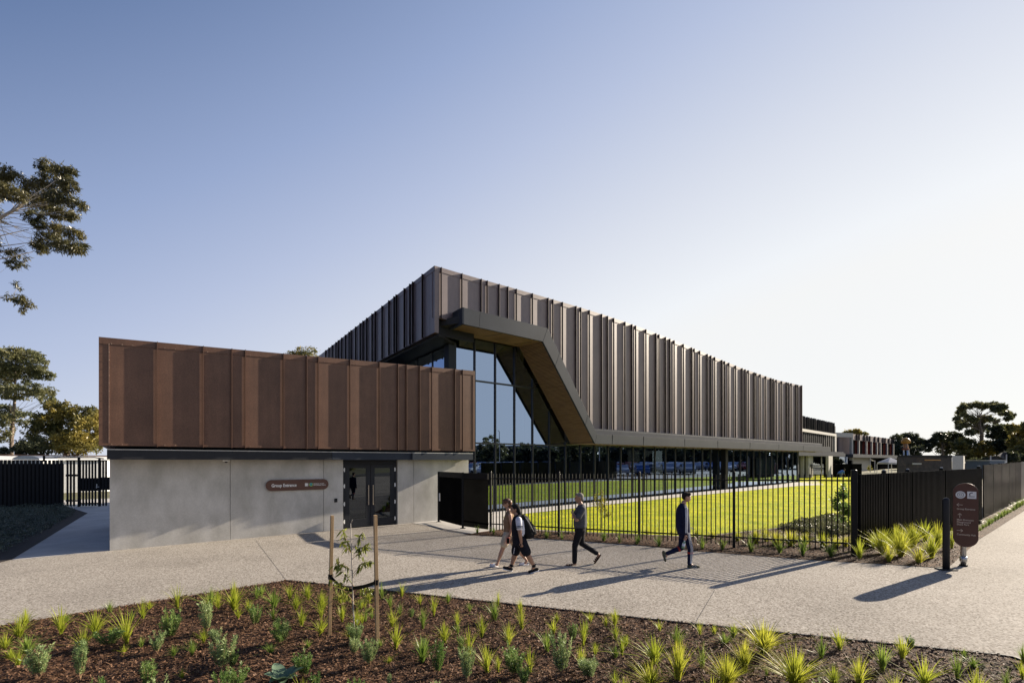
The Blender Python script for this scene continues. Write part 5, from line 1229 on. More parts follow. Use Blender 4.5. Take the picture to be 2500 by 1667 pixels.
Z1 = dict(g=[(205,600,115,110),(155,695,125,150),(40,790,100,110),(225,825,150,150),(500,665,180,90),(545,570,60,80),(780,665,150,160),(900,490,100,90),(1170,550,150,90),(1225,465,70,60),(680,800,180,150),(1040,745,220,160),(1455,460,160,120),(1720,460,160,150),(1920,470,200,160),(1950,540,90,80),(2140,350,80,160),(2250,450,130,150),(2240,550,110,90),(150,935,120,110)],
          l=[(330,1020,220,210),(660,1040,240,170),(900,770,130,200),(1390,720,230,160),(1290,820,120,130),(1700,660,180,150),(1780,760,130,140),(1820,970,230,230),(2090,600,130,120),(2300,740,140,160),(1210,1100,190,200),(1950,1120,140,190)])
Z2 = dict(g=[(375,860,110,110),(520,840,120,110),(430,940,110,100),(480,1090,140,90),(650,965,150,130),(645,1155,150,130),(840,890,90,80),(825,1050,150,110),(950,1095,130,50),(985,935,80,110),(1165,860,130,90),(1235,925,110,90),(1335,835,120,90),(1490,900,90,90),(1610,1000,150,90),(1320,985,90,80),(1250,1095,140,110),(1515,1110,170,100),(1730,890,100,80),(1075,1020,60,70),(1285,1280,180,160),(1510,1395,190,150),(1700,1235,160,120)],
          l=[(310,1240,190,190),(945,1230,150,150),(920,1330,120,130),(1060,1420,190,190),(1640,1510,240,150),(500,1520,160,180),(600,1600,80,120),(1230,1600,80,70)])
Z3 = dict(g=[(300,295,70,70),(495,365,150,120),(520,250,90,60),(700,430,130,80),(690,310,110,70),(210,405,90,80),(395,495,130,80),(295,645,180,110),(600,550,150,70),(945,460,90,90),(970,370,70,60),(895,600,150,150),(1225,370,70,100),(1200,440,80,60),(1175,560,160,100),(1415,400,110,80),(1420,510,100,60),(1470,630,120,60),(1755,440,80,90),(1890,560,150,120),(2065,470,90,80),(2320,495,90,90),(435,755,150,160),(765,760,180,80),(1155,730,170,80),(1720,690,190,200),(2085,720,170,120),(1410,880,130,80)],
          b=[(1690,880,200,250),(1900,820,260,260),(2290,850,210,220)], l=[(285,830,190,150),(640,790,180,190),(720,860,110,120),(1010,790,230,190),(1215,810,150,190)])
Z4 = dict(g=[(130,490,90,70),(800,650,150,120),(940,585,130,160),(1270,745,150,180),(1420,655,150,150),(1590,870,170,200),(1840,815,170,100),(1960,725,70,120),(2220,870,130,100),(2340,810,120,80),(2345,680,130,60),(900,860,130,120)],
          b=[(360,610,230,300),(215,750,200,200),(70,870,210,200),(600,860,280,330),(1090,860,220,200)], l=[])
for Z, ox, oy, s in ((Z1, 0, 1350, 3.36), (Z2, 600, 1220, 3.508), (Z3, 1050, 1400, 3.136), (Z4, 1750, 1400, 3.136)):
    for x, y, h, w in Z['g']: plant(ox+x/s, oy+y/s, h/s, w/s, 'A' if rp.random() < .72 else 'C')
    for x, y, h, w in Z.get('b', []): plant(ox+x/s, oy+y/s, h/s, w/s, 'B')
    for x, y, h, w in Z['l']: plant(ox+x/s, oy+y/s, h/s, w/s, 'L' if rp.random() < .6 else 'S')
# small self-set tufts between the planted rows
_done = 0; _used = []
while _done < 46:
    u, v = rp.uniform(0, 2440), rp.uniform(1440, 1665)
    g_ = G(u, v)
    if not inside(NB, np.array([g_.x]), np.array([g_.y]))[0]: continue
    if v < 1440+(u-696)*.09 if u > 696 else v < 1425+(696-u)*.158+12: continue
    if u > 1550 and rp.random() < .4: continue
    plant(u, v, rp.uniform(16, 34), rp.uniform(14, 30), rp.choice('AACCS')); _done += 1
# below the frame, continuing rows whose tips show
for u in range(60, 2500, 165): plant(u+rp.uniform(-30, 30), 1712+rp.uniform(-5, 25), rp.uniform(45, 60), 45, rp.choice('AALS'))
# foot of the picket fence
for u, v, h in ((1165, 1302, 18), (1205, 1305, 18), (1334, 1314, 20), (1372, 1317, 18), (1474, 1321, 20), (1512, 1325, 20), (1556, 1328, 24), (1609, 1334, 24), (1714, 1341, 32), (1764, 1343, 26), (1833, 1347, 34), (1903, 1350, 34), (1960, 1356, 36), (2028, 1358, 30), (1255, 1310, 14)):
    plant(u, v, h, h*1.1, 'C')
for u, v, h in ((1845, 1328, 30), (1895, 1330, 32), (1930, 1333, 30), (1965, 1330, 30), (2010, 1336, 34), (2040, 1340, 30), (2065, 1334, 26), (1800, 1320, 22), (1740, 1314, 18), (1700, 1310, 16), (1640, 1308, 16), (1580, 1305, 14), (1870, 1322, 24)):
    plant(u, v, h, h*1.4, 'B', where_='behind the right half of the picket fence')
for x, y, h, w in ((440,965,190,100),(690,900,240,200),(760,995,200,150),(890,935,270,240),(1090,1005,180,200),(1030,820,220,200),(1230,955,230,200),(1300,830,230,200),(1450,850,180,120),(830,800,200,180),(1160,760,190,200),(600,860,160,120)):
    plant(2000+x/4.48, 1150+y/4.48, h/4.48, w/4.48, 'B' if rp.random() < .65 else 'A')
for i in range(16):
    t = i/15; plant(2385+t*112, 1297-t*66+2, 13+rp.uniform(-3, 3), 16, 'C')
# young staked sapling
sb = G(866, 1559); sap = empty('staked_sapling', tuple(sb), 'thin young sapling with sparse drooping leaves tied between two timber stakes', 'sapling')
Ys = sb.y
def sp_(u, v, d=0.0): q = P(u, v, Ys+d); return q
mb = MB(); mb.tube([sp_(866, 1560), sp_(862, 1480), sp_(860, 1400), sp_(858, 1330), sp_(856, 1277)], [.011, .010, .009, .008, .005], 6); mb.tube([sp_(858, 1275), sp_(860, 1268)], [.004, .003], 5); mb.build('trunk', M['palebark'], sap, True)
tw_ = [((858, 1345), (875, 1320), (885, 1298)), ((858, 1340), (842, 1310), (836, 1292)), ((859, 1352), (845, 1335), (838, 1320)), ((860, 1365), (880, 1345), (900, 1325)), ((861, 1395), (838, 1375), (816, 1380)), ((862, 1400), (882, 1378), (905, 1368)), ((862, 1410), (885, 1370), (912, 1375)), ((864, 1430), (840, 1400), (822, 1365)), ((864, 1440), (835, 1425), (800, 1415)), ((866, 1445), (890, 1430), (915, 1440)), ((866, 1470), (840, 1440), (810, 1430)), ((866, 1480), (890, 1455), (912, 1485)), ((866, 1475), (850, 1450), (835, 1455)), ((865, 1350), (880, 1335), (895, 1332))]
mb = MB(); LV, LQ = [], []; r = np.random.default_rng(77)
for a, b, c in tw_:
    dd_ = r.normal(0, .12); p0, p1, p2 = sp_(*a), sp_(b[0], b[1], dd_*.6), sp_(c[0], c[1], dd_); mb.tube([p0, p1, p2], [.004, .003, .0018], 4)
    for k in range(22):
        t = r.uniform(.25, 1.05); q = (p0.lerp(p1, t*2) if t < .5 else p1.lerp(p2, (t-.5)*2)); ax = r.normal(size=3)*.6+np.array([0, 0, -.7]); ax /= np.linalg.norm(ax)
        sd = np.cross(ax, r.normal(size=3)); sd /= np.linalg.norm(sd); L = r.uniform(.06, .135); w = L*.12; n0 = len(LV); q = np.array(q)
        bend = np.array([0, 0, -L*.12])
        LV += [q, q+ax*L*.3+sd*w, q+ax*L*.7+sd*w*.7+bend*.5, q+ax*L+bend, q+ax*L*.7-sd*w*.7+bend*.5, q+ax*L*.3-sd*w]; LQ.append([n0, n0+1, n0+2, n0+3, n0+4, n0+5])
mb.build('twigs', M['stem'], sap)
M['sapleaf'] = leafmat('sapling_leaf', (.10, .13, .02), (.24, .26, .04), .35, 8)
npmesh('crown', np.array(LV), np.array(LQ), M['sapleaf'], sap)
def stake(u0, v0, u1, v1, lab, sd):
    b = G(u0, v0); t_ = P(u1, v1, b.y+sd); s = empty('timber_stake', tuple(b), lab, 'stake')
    mb = MB(); w = .022
    dx = Vector((.82, .57, 0)); dy = Vector((-.57, .82, 0))
    q = [dx*-w+dy*-w, dx*w+dy*-w, dx*w+dy*w, dx*-w+dy*w]
    mb.hexa([tuple(b+a-Vector((0, 0, .1))) for a in q], [tuple(t_+a) for a in q]); mb.build('shaft', M['timberstake'], s, bevel=.002); return b, t_
s1b, s1t = stake(804, 1552, 811, 1258, 'left timber stake beside the sapling', .05)
s2b, s2t = stake(922, 1574, 916, 1257, 'right timber stake beside the sapling', -.02)
def tie(b, t, v, lab, sgn):
    f = (zat(v, b.y)-b.z)/(t.z-b.z); a = b.lerp(t, f); c = Vector(P(862, 1435 if sgn > 0 else 1440, Ys)); mb = MB()
    tt = empty('tree_tie', tuple(a), lab, 'tie'); n = 8
    for k in range(n):
        p0, p1 = a.lerp(c, k/n), a.lerp(c, (k+1)/n); s0_ = -.05*math.sin(math.pi*k/n)*(1 if sgn < 0 else .3); s1_ = -.05*math.sin(math.pi*(k+1)/n)*(1 if sgn < 0 else .3)
        mb.hexa([(p0.x, p0.y-.006, p0.z-.025+s0_), (p1.x, p1.y-.006, p1.z-.025+s1_), (p1.x, p1.y+.006, p1.z-.025+s1_), (p0.x, p0.y+.006, p0.z-.025+s0_)], [(p0.x, p0.y-.006, p0.z+.025+s0_), (p1.x, p1.y-.006, p1.z+.025+s1_), (p1.x, p1.y+.006, p1.z+.025+s1_), (p0.x, p0.y+.006, p0.z+.025+s0_)])
    mb.build('strap', M['black'], tt); mb = MB(); mb.cbox((a.x, a.y, a.z), (.056, .056, .07)); mb.build('strap_wrap', M['black'], tt)
tie(s1b, s1t, 1408, 'black strap from the left stake to the sapling', -1); tie(s2b, s2t, 1420, 'black strap from the right stake to the sapling', 1)
# broad leaved plant at the bottom edge
cb = G(690, 1672); cab = empty('broad_leaf_plant', tuple(cb), 'cabbage like plant with broad blue green leaves at the bottom edge', 'plant')
r = random.Random(3)
for k in range(11):
    a = k*2.4; tilt = .35+.06*k; L = .24-.008*k; V = []; Q = []; n = 7
    for i in range(n):
        t = i/(n-1); w = .075*math.sin(math.pi*min(1, t*.9+.08))**.8; d = Vector((math.cos(a), math.sin(a), 0)); s = Vector((-math.sin(a), math.cos(a), 0))
        c = cb+d*L*t*math.cos(tilt*(1.6-t))*1.0+Vector((0, 0, L*t*math.sin(1.2-tilt*t)+.02)); V += [c-s*w+Vector((0, 0, w*.35)), c, c+s*w+Vector((0, 0, w*.35))]
    for i in range(n-1): Q += [[3*i, 3*i+1, 3*i+4, 3*i+3], [3*i+1, 3*i+2, 3*i+5, 3*i+4]]
    npmesh('leaf', np.array([tuple(v) for v in V]), np.array(Q), M['cab'] if 'cab' in M else M.setdefault('cab', leafmat('cabbage_leaf', (.10, .17, .10), (.18, .26, .17), .25, 4)), cab, True)
# young shrubs behind the fence
def youngshrub(u, v, vt, w, lab, leaf, n, seed, L=.09):
    b = G(u, v); t = zat(vt, b.y); c = b.z+(t-b.z)*.62; o = empty('young_tree', tuple(b), lab, 'young tree')
    ww = w*b.y/F/2; C_ = [(b.x+random.Random(seed+i).uniform(-ww, ww)*.5, b.y, b.z+(t-b.z)*f) for i, f in enumerate((.35, .5, .62, .75, .9))]
    R_ = [(ww*s, ww*s, (t-b.z)*.13) for s in (.8, 1, .95, .7, .35)]
    V, Q, cc = leafcloud(C_, R_, n, L, L*.32, .0, .5, 40, seed); npmesh('crown', V, Q, leaf, o)
    mb = MB(); mb.tube([b, (b.x, b.y, b.z+(t-b.z)*.9)], [.016, .005], 5); mb.build('trunk', M['stem'], o)
M['yel'] = leafmat('yellow_leaf', (.16, .16, .03), (.42, .38, .05), .45, 6)
youngshrub(1470, 1291, 1188, 42, 'young yellow leaved tree on the lawn behind the picket fence', M['yel'], 700, 5)
youngshrub(2058, 1300, 1184, 48, 'young glossy leaved tree just left of the corner fence post', M['green'], 1100, 6, .13)
youngshrub(2034, 1156, 1136, 9, 'tiny copper leaved sapling against the far black screen fence', plainm if False else leafmat('copper_leaf', (.2, .09, .03), (.35, .18, .06), .4, 5), 300, 7, .14)
youngshrub(2123, 1152, 1134, 10, 'bright sapling right of the far black screen fence', M['yel'], 300, 8, .2)
# ground covers nobody could count
def cover(name, poly, n, h, L, mat, lab, seed=2, wave=.5):
    x, y = scatter(poly, n); r = np.random.default_rng(seed)
    hh = h*(.45+.55*np.abs(np.sin(x*1.7+seed)*np.cos(y*1.9)))*r.uniform(.3, 1, n)
    pos = np.stack([x, y, SL*x+hh], 1); ax = r.normal(size=(n, 3)); ax[:, 2] = np.abs(ax[:, 2]); ax /= np.linalg.norm(ax, axis=1)[:, None]
    sd = np.cross(ax, r.normal(size=(n, 3))); sd /= np.linalg.norm(sd, axis=1)[:, None]; l = (L*r.uniform(.6, 1.3, n))[:, None]
    V = np.stack([pos, pos+ax*l*.5+sd*l*.2, pos+ax*l, pos+ax*l*.5-sd*l*.2], 1).reshape(-1, 3)
    tag(npmesh(name, V, np.arange(n*4).reshape(-1, 4), mat), lab, 'ground cover', kind='stuff')
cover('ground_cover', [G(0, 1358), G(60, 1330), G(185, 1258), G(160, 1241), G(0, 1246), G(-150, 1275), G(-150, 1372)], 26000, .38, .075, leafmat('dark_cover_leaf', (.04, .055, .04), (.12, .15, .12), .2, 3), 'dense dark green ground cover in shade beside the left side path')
cover('ground_cover', [G(2086, 1302), G(2050, 1262), G(1990, 1268), G(1900, 1290), G(1960, 1300), G(2040, 1310)], 8000, .20, .09, leafmat('grey_cover_leaf', (.06, .075, .035), (.17, .17, .09), .35, 3), 'dark grey green ground cover at the lawn corner behind the picket fence', 5)
# ---------------------------------------------------------------- people
def capsule(mb, a, b, ra, rb, n=14, sq=(1, 1)):
    """round cone between two points (hemispherical ends)"""
    a, b = Vector(a), Vector(b); t = (b-a); L = t.length; t = t.normalized() if L > 1e-6 else Vector((0, 0, 1))
    u = t.orthogonal().normalized() if abs(t.y) > .95 else (Vector((0, 1, 0))-t*t.y).normalized(); w = t.cross(u)
    rings = []
    for k in (-90, -60, -30, 0): th = math.radians(k); rings.append((a+t*ra*math.sin(th), max(ra*math.cos(th), .0004)))
    for k in (0, 30, 60, 90): th = math.radians(k); rings.append((b+t*rb*math.sin(th), max(rb*math.cos(th), .0004)))
    vs = [c+(u*math.cos(2*math.pi*i/n)*sq[0]+w*math.sin(2*math.pi*i/n)*sq[1])*r for c, r in rings for i in range(n)]
    m = len(rings); fs = [(j*n+i, j*n+(i+1) % n, (j+1)*n+(i+1) % n, (j+1)*n+i) for j in range(m-1) for i in range(n)]
    fs += [tuple(range(n-1, -1, -1)), tuple((m-1)*n+i for i in range(n))]; mb.add(vs, fs)
def ellip(mb, c, r, ang=0.0, n=16):
    """ellipsoid; ang rotates in the x-z plane"""
    ca, sa = math.cos(ang), math.sin(ang); vs = []; m = 9
    for j in range(m):
        th = -math.pi/2+math.pi*j/(m-1)
        for i in range(n):
            ph = 2*math.pi*i/n; x = r[0]*max(math.cos(th), .01)*math.cos(ph); y = r[1]*max(math.cos(th), .01)*math.sin(ph); z = r[2]*math.sin(th)
            vs.append((c[0]+x*ca-z*sa, c[1]+y, c[2]+x*sa+z*ca))
    fs = [(j*n+i, j*n+(i+1) % n, (j+1)*n+(i+1) % n, (j+1)*n+i) for j in range(m-1) for i in range(n)]+[tuple(range(n-1, -1, -1)), tuple((m-1)*n+i for i in range(n))]
    mb.add(vs, fs)
def loft(mb, secs, n=20):
    """secs: (center, front-back radius, side radius) stacked sections, elliptical, closed"""
    vs = []; 
    for k, (c, a, b) in enumerate(secs):
        t = Vector(secs[min(k+1, len(secs)-1)][0])-Vector(secs[max(k-1, 0)][0]); t.normalize(); fx = Vector((t.z, 0, -t.x)); 
        if fx.length < .1: fx = Vector((1, 0, 0))
        fx.normalize()
        for i in range(n):
            ph = 2*math.pi*i/n; v = Vector(c)+fx*a*math.cos(ph)+Vector((0, 1, 0))*b*math.sin(ph); vs.append(tuple(v))
    m = len(secs); fs = [(j*n+i, j*n+(i+1) % n, (j+1)*n+(i+1) % n, (j+1)*n+i) for j in range(m-1) for i in range(n)]+[tuple(range(n-1, -1, -1)), tuple((m-1)*n+i for i in range(n))]
    mb.add(vs, fs)
def fuse(mb, name, mat, parent, vox=.009, sm=4):
    me = bpy.data.meshes.new('t'); me.from_pydata(mb.v, [], mb.f); me.update()
    bm = bmesh.new(); bm.from_mesh(me); bmesh.ops.recalc_face_normals(bm, faces=bm.faces); bm.to_mesh(me); bm.free()
    o = bpy.data.objects.new('t', me); COL.objects.link(o)
    r = o.modifiers.new('r', 'REMESH'); r.mode = 'VOXEL'; r.voxel_size = vox
    s = o.modifiers.new('s', 'SMOOTH'); s.iterations = sm; s.factor = .5
    dg = bpy.context.evaluated_depsgraph_get(); ne_ = bpy.data.meshes.new_from_object(o.evaluated_get(dg)); bpy.data.objects.remove(o)
    ne_.name = name; ne_.polygons.foreach_set('use_smooth', [True]*len(ne_.polygons)); rel(ne_, parent); ne_.materials.clear()
    return link(name, ne_, mat, parent)
SKIN1 = vary('skin_light', (.42, .235, .16), (.50, .29, .20), 9, .5); SKIN2 = vary('skin_tan', (.33, .18, .11), (.40, .225, .145), 9, .5)
def cloth(name, c): return vary(name, tuple(x*.8 for x in c), tuple(min(1, x*1.15) for x in c), 14, .85, spec=.2, bmp=.5, bscale=18, bdist=.015)
class Fig:
    def __init__(s, Y, cm, foot_uv, label, face=-1):
        s.Y = Y; g = G(*foot_uv); s.o = empty('person', (g.x, s.Y, SL*g.x), label, 'person'); s.f = face; s.k = Y/F; s.m = cm
    def p(s, u, v, dy=0.0): q = P(u, v, s.Y); return Vector((q.x, q.y+dy, q.z))
def head(fig, mb, u, v, hgt, tilt=0.0, dy=0.0, nose=True):
    """u, v = centre of head; hgt = chin-to-crown in metres"""
    c = fig.p(u, v, dy); f = fig.f; h = hgt
    def q(x, z, y=0): 
        ca, sa = math.cos(tilt), math.sin(tilt); xx = x*f; return Vector((c.x+(xx*ca-z*sa)*h, c.y+y*h, c.z+(xx*sa+z*ca)*h))
    ellip(mb, q(-.04, .10), (.415*h, .335*h, .385*h)); ellip(mb, q(.10, -.08), (.30*h, .28*h, .37*h)); ellip(mb, q(.17, -.32), (.17*h, .18*h, .135*h))
    capsule(mb, q(.375, .03), q(.46, -.11), .035*h, .058*h); ellip(mb, q(.375, -.24), (.055*h, .11*h, .035*h)); ellip(mb, q(.35, .09), (.07*h, .22*h, .045*h))
    for sy in (-1, 1): ellip(mb, q(-.06, -.03, sy*.335), (.085*h, .045*h, .14*h))
    return c, q
def eyes(fig, q, h):
    mb = MB()
    for sy in (-1, 1): ellip(mb, q(.355, .02, sy*.145), (.03*h, .06*h, .022*h))
    return mb.build('eyes', M['ink'], fig.o, True)
def hand(mb, w, d, f, curl=.4, s=1.0):
    """w wrist, d direction of the hand, f = sign of the walking direction"""
    d = Vector(d).normalized(); w = Vector(w); side = Vector((0, 1, 0)); nrm = d.cross(side).normalized()
    pe = w+d*.085*s; capsule(mb, w+d*.012, pe, .026*s, .032*s, sq=(1.15, .55))
    for i, (L, off) in enumerate(((.068, -.027), (.078, -.009), (.073, .009), (.058, .026))):
        a = pe+side*0+Vector((f*off, 0, 0))*s*abs(nrm.x)+d*.006; 
        if abs(nrm.x) < .3: a = pe+side*off*s
        d1 = (d*math.cos(curl)+Vector((0, -1, 0))*math.sin(curl)*-.6+Vector((f, 0, 0))*math.sin(curl)*.45).normalized(); m_ = a+d1*L*.5*s
        d2 = (d1*math.cos(curl*1.3)+Vector((0, 1, 0))*math.sin(curl*1.3)*.6).normalized(); capsule(mb, a, m_, .0095*s, .009*s, 8); capsule(mb, m_, m_+d2*L*.5*s, .009*s, .0075*s, 8)
    t0 = w+d*.03*s+Vector((f*.028, 0, 0))*s; t1 = t0+(d+Vector((f*.7, 0, 0))).normalized()*.035*s; capsule(mb, t0, t1, .012*s, .010*s, 8); capsule(mb, t1, t1+(d+Vector((f*.15, .1, 0))).normalized()*.028*s, .010*s, .008*s, 8)
def shoe(mb, heel, toe, w=.045, h=.05):
    heel, toe = Vector(heel), Vector(toe); d = toe-heel; up = Vector((-d.z, 0, d.x)).normalized(); up = up if up.z > 0 or abs(up.z) < .2 and up.z >= -.2 else -up
    capsule(mb, heel+d*.14, heel+d*.45, .040, .044); capsule(mb, heel+d*.4, heel+d*.86, .044, .036, sq=(1.15, .8)); return d.normalized(), up
def sole(fig, heel, toe, mat, t=.012):
    heel, toe = Vector(heel), Vector(toe); d = toe-heel; L = d.length; d.normalize(); up = Vector((-d.z, 0, d.x))
    if up.z < 0: up = -up
    mb = MB(); pts = []
    for i in range(20):
        a = 2*math.pi*i/20; x = math.cos(a); wv = .045*(1.0+.12*math.cos(a))*math.sin(a); pts.append(heel+d*(L*.5+L*.5*x)+Vector((0, wv, 0))-up*.008)
    mb.prism([tuple(p) for p in pts], tuple(up*-t)); return mb.build('sole', mat, fig.o)
# --- young man in navy tracksuit, walking right
Y_ = G(1690, 1383).y
f = Fig(Y_, 1.75, (1690, 1383), 'young man in navy tracksuit with white stripes walking right, carrying a green bottle', 1); p = f.p
body = MB(); c, q = head(f, body, 1676, 1213.5, .235, -.12)
capsule(body, p(1669.5, 1226), p(1667, 1236), .055, .062)
loft(body, [(p(1667, 1234), .07, .12), (p(1666, 1242), .095, .17), (p(1666.5, 1262), .105, .155), (p(1668, 1283), .095, .135), (p(1670, 1298), .10, .15), (p(1671, 1306), .08, .13)])
SH = p(1665.5, 1239, -.17); EL = p(1664.5, 1269, -.22); WR = p(1666.5, 1301, -.20)
capsule(body, SH, EL, .045, .038); capsule(body, EL, WR, .037, .026); hand(body, WR, p(1665, 1312, -.2)-WR, 1, .75)
SF = p(1669, 1239, .17); EF = p(1668, 1269, .21); WF = p(1676, 1299, .2); capsule(body, SF, EF, .045, .038); capsule(body, EF, WF, .037, .026); hand(body, WF, p(1679, 1311, .2)-WF, 1, .5)
H1 = p(1672, 1302, -.085); K1 = p(1682, 1337, -.09); A1 = p(1680, 1373, -.09); H2 = p(1671, 1302, .085); K2 = p(1666, 1339, .09); A2 = p(1632, 1352, .09)
for a, b, e in ((H1, K1, A1), (H2, K2, A2)): capsule(body, a, b, .078, .052); capsule(body, b, e, .05, .033)
capsule(body, A1, p(1690, 1380, -.09), .035, .03); capsule(body, A2, p(1627, 1362, .09), .035, .03)
fuse(body, 'body', SKIN1, f.o)
hr = MB(); ellip(hr, q(-.07, .17), (.43*.235, .355*.235, .355*.235)); ellip(hr, q(.16, .35), (.25*.235, .29*.235, .16*.235)); ellip(hr, q(-.25, -.02), (.20*.235, .30*.235, .26*.235))
fuse(hr, 'hair', cloth('black_hair', (.018, .014, .012)), f.o, .009, 2); eyes(f, q, .235)
navy = cloth('navy_jersey', (.010, .014, .045)); jk = MB()
loft(jk, [(p(1668.5, 1229.5), .065, .07), (p(1667, 1234), .09, .14), (p(1666, 1242), .118, .195), (p(1667, 1262), .145, .185), (p(1668, 1283), .150, .175), (p(1669, 1297), .150, .18), (p(1669.5, 1303), .135, .17)])
capsule(jk, SH, EL, .066, .056); capsule(jk, EL, WR+Vector((0, 0, .02)), .055, .042); capsule(jk, SF, EF, .066, .056); capsule(jk, EF, WF, .055, .042)
fuse(jk, 'jacket', navy, f.o, .011, 3)
tr = MB(); loft(tr, [(p(1669.5, 1298), .12, .16), (p(1671, 1306), .125, .165), (p(1672, 1313), .10, .14)])
capsule(tr, H1, K1, .093, .066); capsule(tr, K1, A1-Vector((0, 0, .0)), .064, .050); capsule(tr, H2, K2, .093, .066); capsule(tr, K2, A2, .064, .05)
fuse(tr, 'trousers', navy, f.o, .011, 3)
M['wh'] = plain('white_trim', (.72, .74, .80), .6)
for off in (-.020, 0, .020):
    mb = MB(); y = -.066; o_ = Vector((off, 0, 0))
    mb.tube([SH+o_+Vector((.0, -.058, .05)), SH+o_+Vector((.01, y-.004, 0)), EL+o_+Vector((.012, -.060, 0)), WR+o_+Vector((.0, -.046, .04))], .0065, 6)
    mb.build('sleeve_stripe', M['wh'], f.o)
    mb = MB(); mb.tube([H1+o_+Vector((.02, -.094, .05)), H1.lerp(K1, .5)+o_+Vector((.015, -.083, 0)), K1+o_+Vector((.01, -.069, 0)), A1+o_*.8+Vector((.012, -.054, .01))], .0045, 6); mb.build('leg_stripe', M['wh'], f.o)
mb = MB(); mb.tube([K1.lerp(A1, .22), K1.lerp(A1, .34)], [.066, .063], 16); mb.build('red_band', plain('red_trim', (.35, .03, .015), .7), f.o)
mb = MB(); mb.tube([K2.lerp(A2, .12), K2.lerp(A2, .24)], [.068, .065], 16); mb.build('red_band', bpy.data.materials['red_trim'], f.o)
mb = MB(); mb.prism([tuple(p(1680, 1282, -.165)), tuple(p(1685, 1286, -.14)), tuple(p(1685, 1290, -.14))], (0, -.02, 0)); mb.build('side_panel', M['wh'], f.o)
shoeg = cloth('olive_suede', (.10, .10, .07)); soleg = plain('pale_gum_sole', (.42, .38, .28), .7)
for hl, te in ((p(1674, 1379.5, -.09), p(1706, 1381, -.09)), (p(1622.5, 1345, .09), p(1628, 1373, .09))):
    mb = MB(); shoe(mb, hl, te); fuse(mb, 'shoe', shoeg, f.o, .009, 2)
    if hl.y < f.Y: sole(f, hl-Vector((0, 0, .006)), te-Vector((0, 0, .01)), soleg)
    for t in (.38, .5, .62): mb = MB(); a = hl.lerp(te, t); mb.tube([a+Vector((.012, -.047, -.02)), a+Vector((-.012, -.036, .028))], .004, 5); mb.build('shoe_stripe', M['wh'], f.o)
bt = empty('drink_bottle', tuple(p(1660, 1327, -.21)), 'green and white bottle held by the young man in navy', 'bottle')
b0, b1 = p(1659, 1334, -.215), p(1663, 1317, -.215); mb = MB(); mb.tube([b0, b0.lerp(b1, .08), b0.lerp(b1, .75), b0.lerp(b1, .9), b1], [.028, .034, .034, .022, .014], 14)
mb.build('bottle_body', vary('green_bottle', (.10, .25, .10), (.45, .55, .48), 14, .2), bt, True); mb = MB(); mb.tube([b1, b1+(b1-b0).normalized()*.02], .016, 12); mb.build('cap', M['wh'], bt); mb = MB(); mb.tube([b0.lerp(b1, .35), b0.lerp(b1, .68)], .0352, 14); mb.build('bottle_label', M['wh'], bt)
# --- older man in grey shirt, arms folded, walking left
Y_ = G(1395, 1378).y
f = Fig(Y_, 1.7, (1395, 1378), 'grey haired man in dark grey t-shirt and black trousers walking left with folded arms', -1); p = f.p
body = MB(); c, q = head(f, body, 1413.5, 1214.5, .235, .05)
capsule(body, p(1416.5, 1228), p(1419, 1237), .056, .064)
loft(body, [(p(1419, 1235), .075, .12), (p(1418.5, 1243), .10, .175), (p(1417, 1262), .125, .16), (p(1416.5, 1281), .125, .15), (p(1417, 1292), .11, .15)])
SH = p(1420, 1241, -.18); EL = p(1405, 1266, -.25); WR = p(1395.5, 1250, -.10)
capsule(body, SH, EL, .048, .040); capsule(body, EL, WR, .040, .028); hand(body, WR, p(1400, 1243, .02)-WR, -1, .4, .9)
SF = p(1418, 1241, .18); EF = p(1402, 1264, .20); WF = p(1398, 1258, -.10); capsule(body, SF, EF, .048, .04); capsule(body, EF, WF, .04, .028); hand(body, WF, p(1404, 1256, -.2)-WF, -1, .3, .9)
H1 = p(1415, 1292, -.08); K1 = p(1402.5, 1330, -.08); A1 = p(1401.5, 1369, -.08); H2 = p(1418, 1292, .08); K2 = p(1421, 1327, .08); A2 = p(1457, 1351, .08)
for a, b, e in ((H1, K1, A1), (H2, K2, A2)): capsule(body, a, b, .082, .053); capsule(body, b, e, .05, .032)
capsule(body, A1, p(1403, 1374, -.08), .034, .034); capsule(body, p(1403, 1374.5, -.08), p(1382, 1377, -.08), .030, .022, sq=(1.4, .7)); capsule(body, A2, p(1463, 1355, .08), .034, .034); capsule(body, p(1463, 1356, .08), p(1453, 1372, .08), .03, .022, sq=(1.4, .7))
fuse(body, 'body', SKIN2, f.o)
hr = MB(); ellip(hr, q(-.09, .16), (.41*.235, .355*.235, .355*.235)); ellip(hr, q(-.27, -.05), (.19*.235, .31*.235, .26*.235)); ellip(hr, q(.12, .36), (.25*.235, .27*.235, .12*.235))
fuse(hr, 'hair', cloth('grey_hair', (.22, .20, .18)), f.o, .009, 2); eyes(f, q, .235)
sh = MB(); loft(sh, [(p(1417.5, 1230.5), .068, .075), (p(1419, 1235), .095, .14), (p(1418.5, 1243), .125, .20), (p(1416.5, 1262), .155, .185), (p(1416, 1278), .158, .18), (p(1416.5, 1287), .150, .178)])
capsule(sh, SH, SH.lerp(EL, .72), .072, .070); capsule(sh, SF, SF.lerp(EF, .72), .072, .070)
fuse(sh, 'shirt', cloth('charcoal_tee', (.075, .08, .09)), f.o, .011, 3)
tr = MB(); loft(tr, [(p(1416.5, 1284), .130, .165), (p(1416.5, 1294), .135, .17), (p(1416.5, 1304), .12, .155)])
capsule(tr, H1, K1, .105, .074); capsule(tr, K1, A1, .070, .058); capsule(tr, H2, K2, .105, .074); capsule(tr, K2, A2, .070, .056)
fuse(tr, 'trousers', cloth('black_trouser', (.012, .012, .015)), f.o, .011, 3)
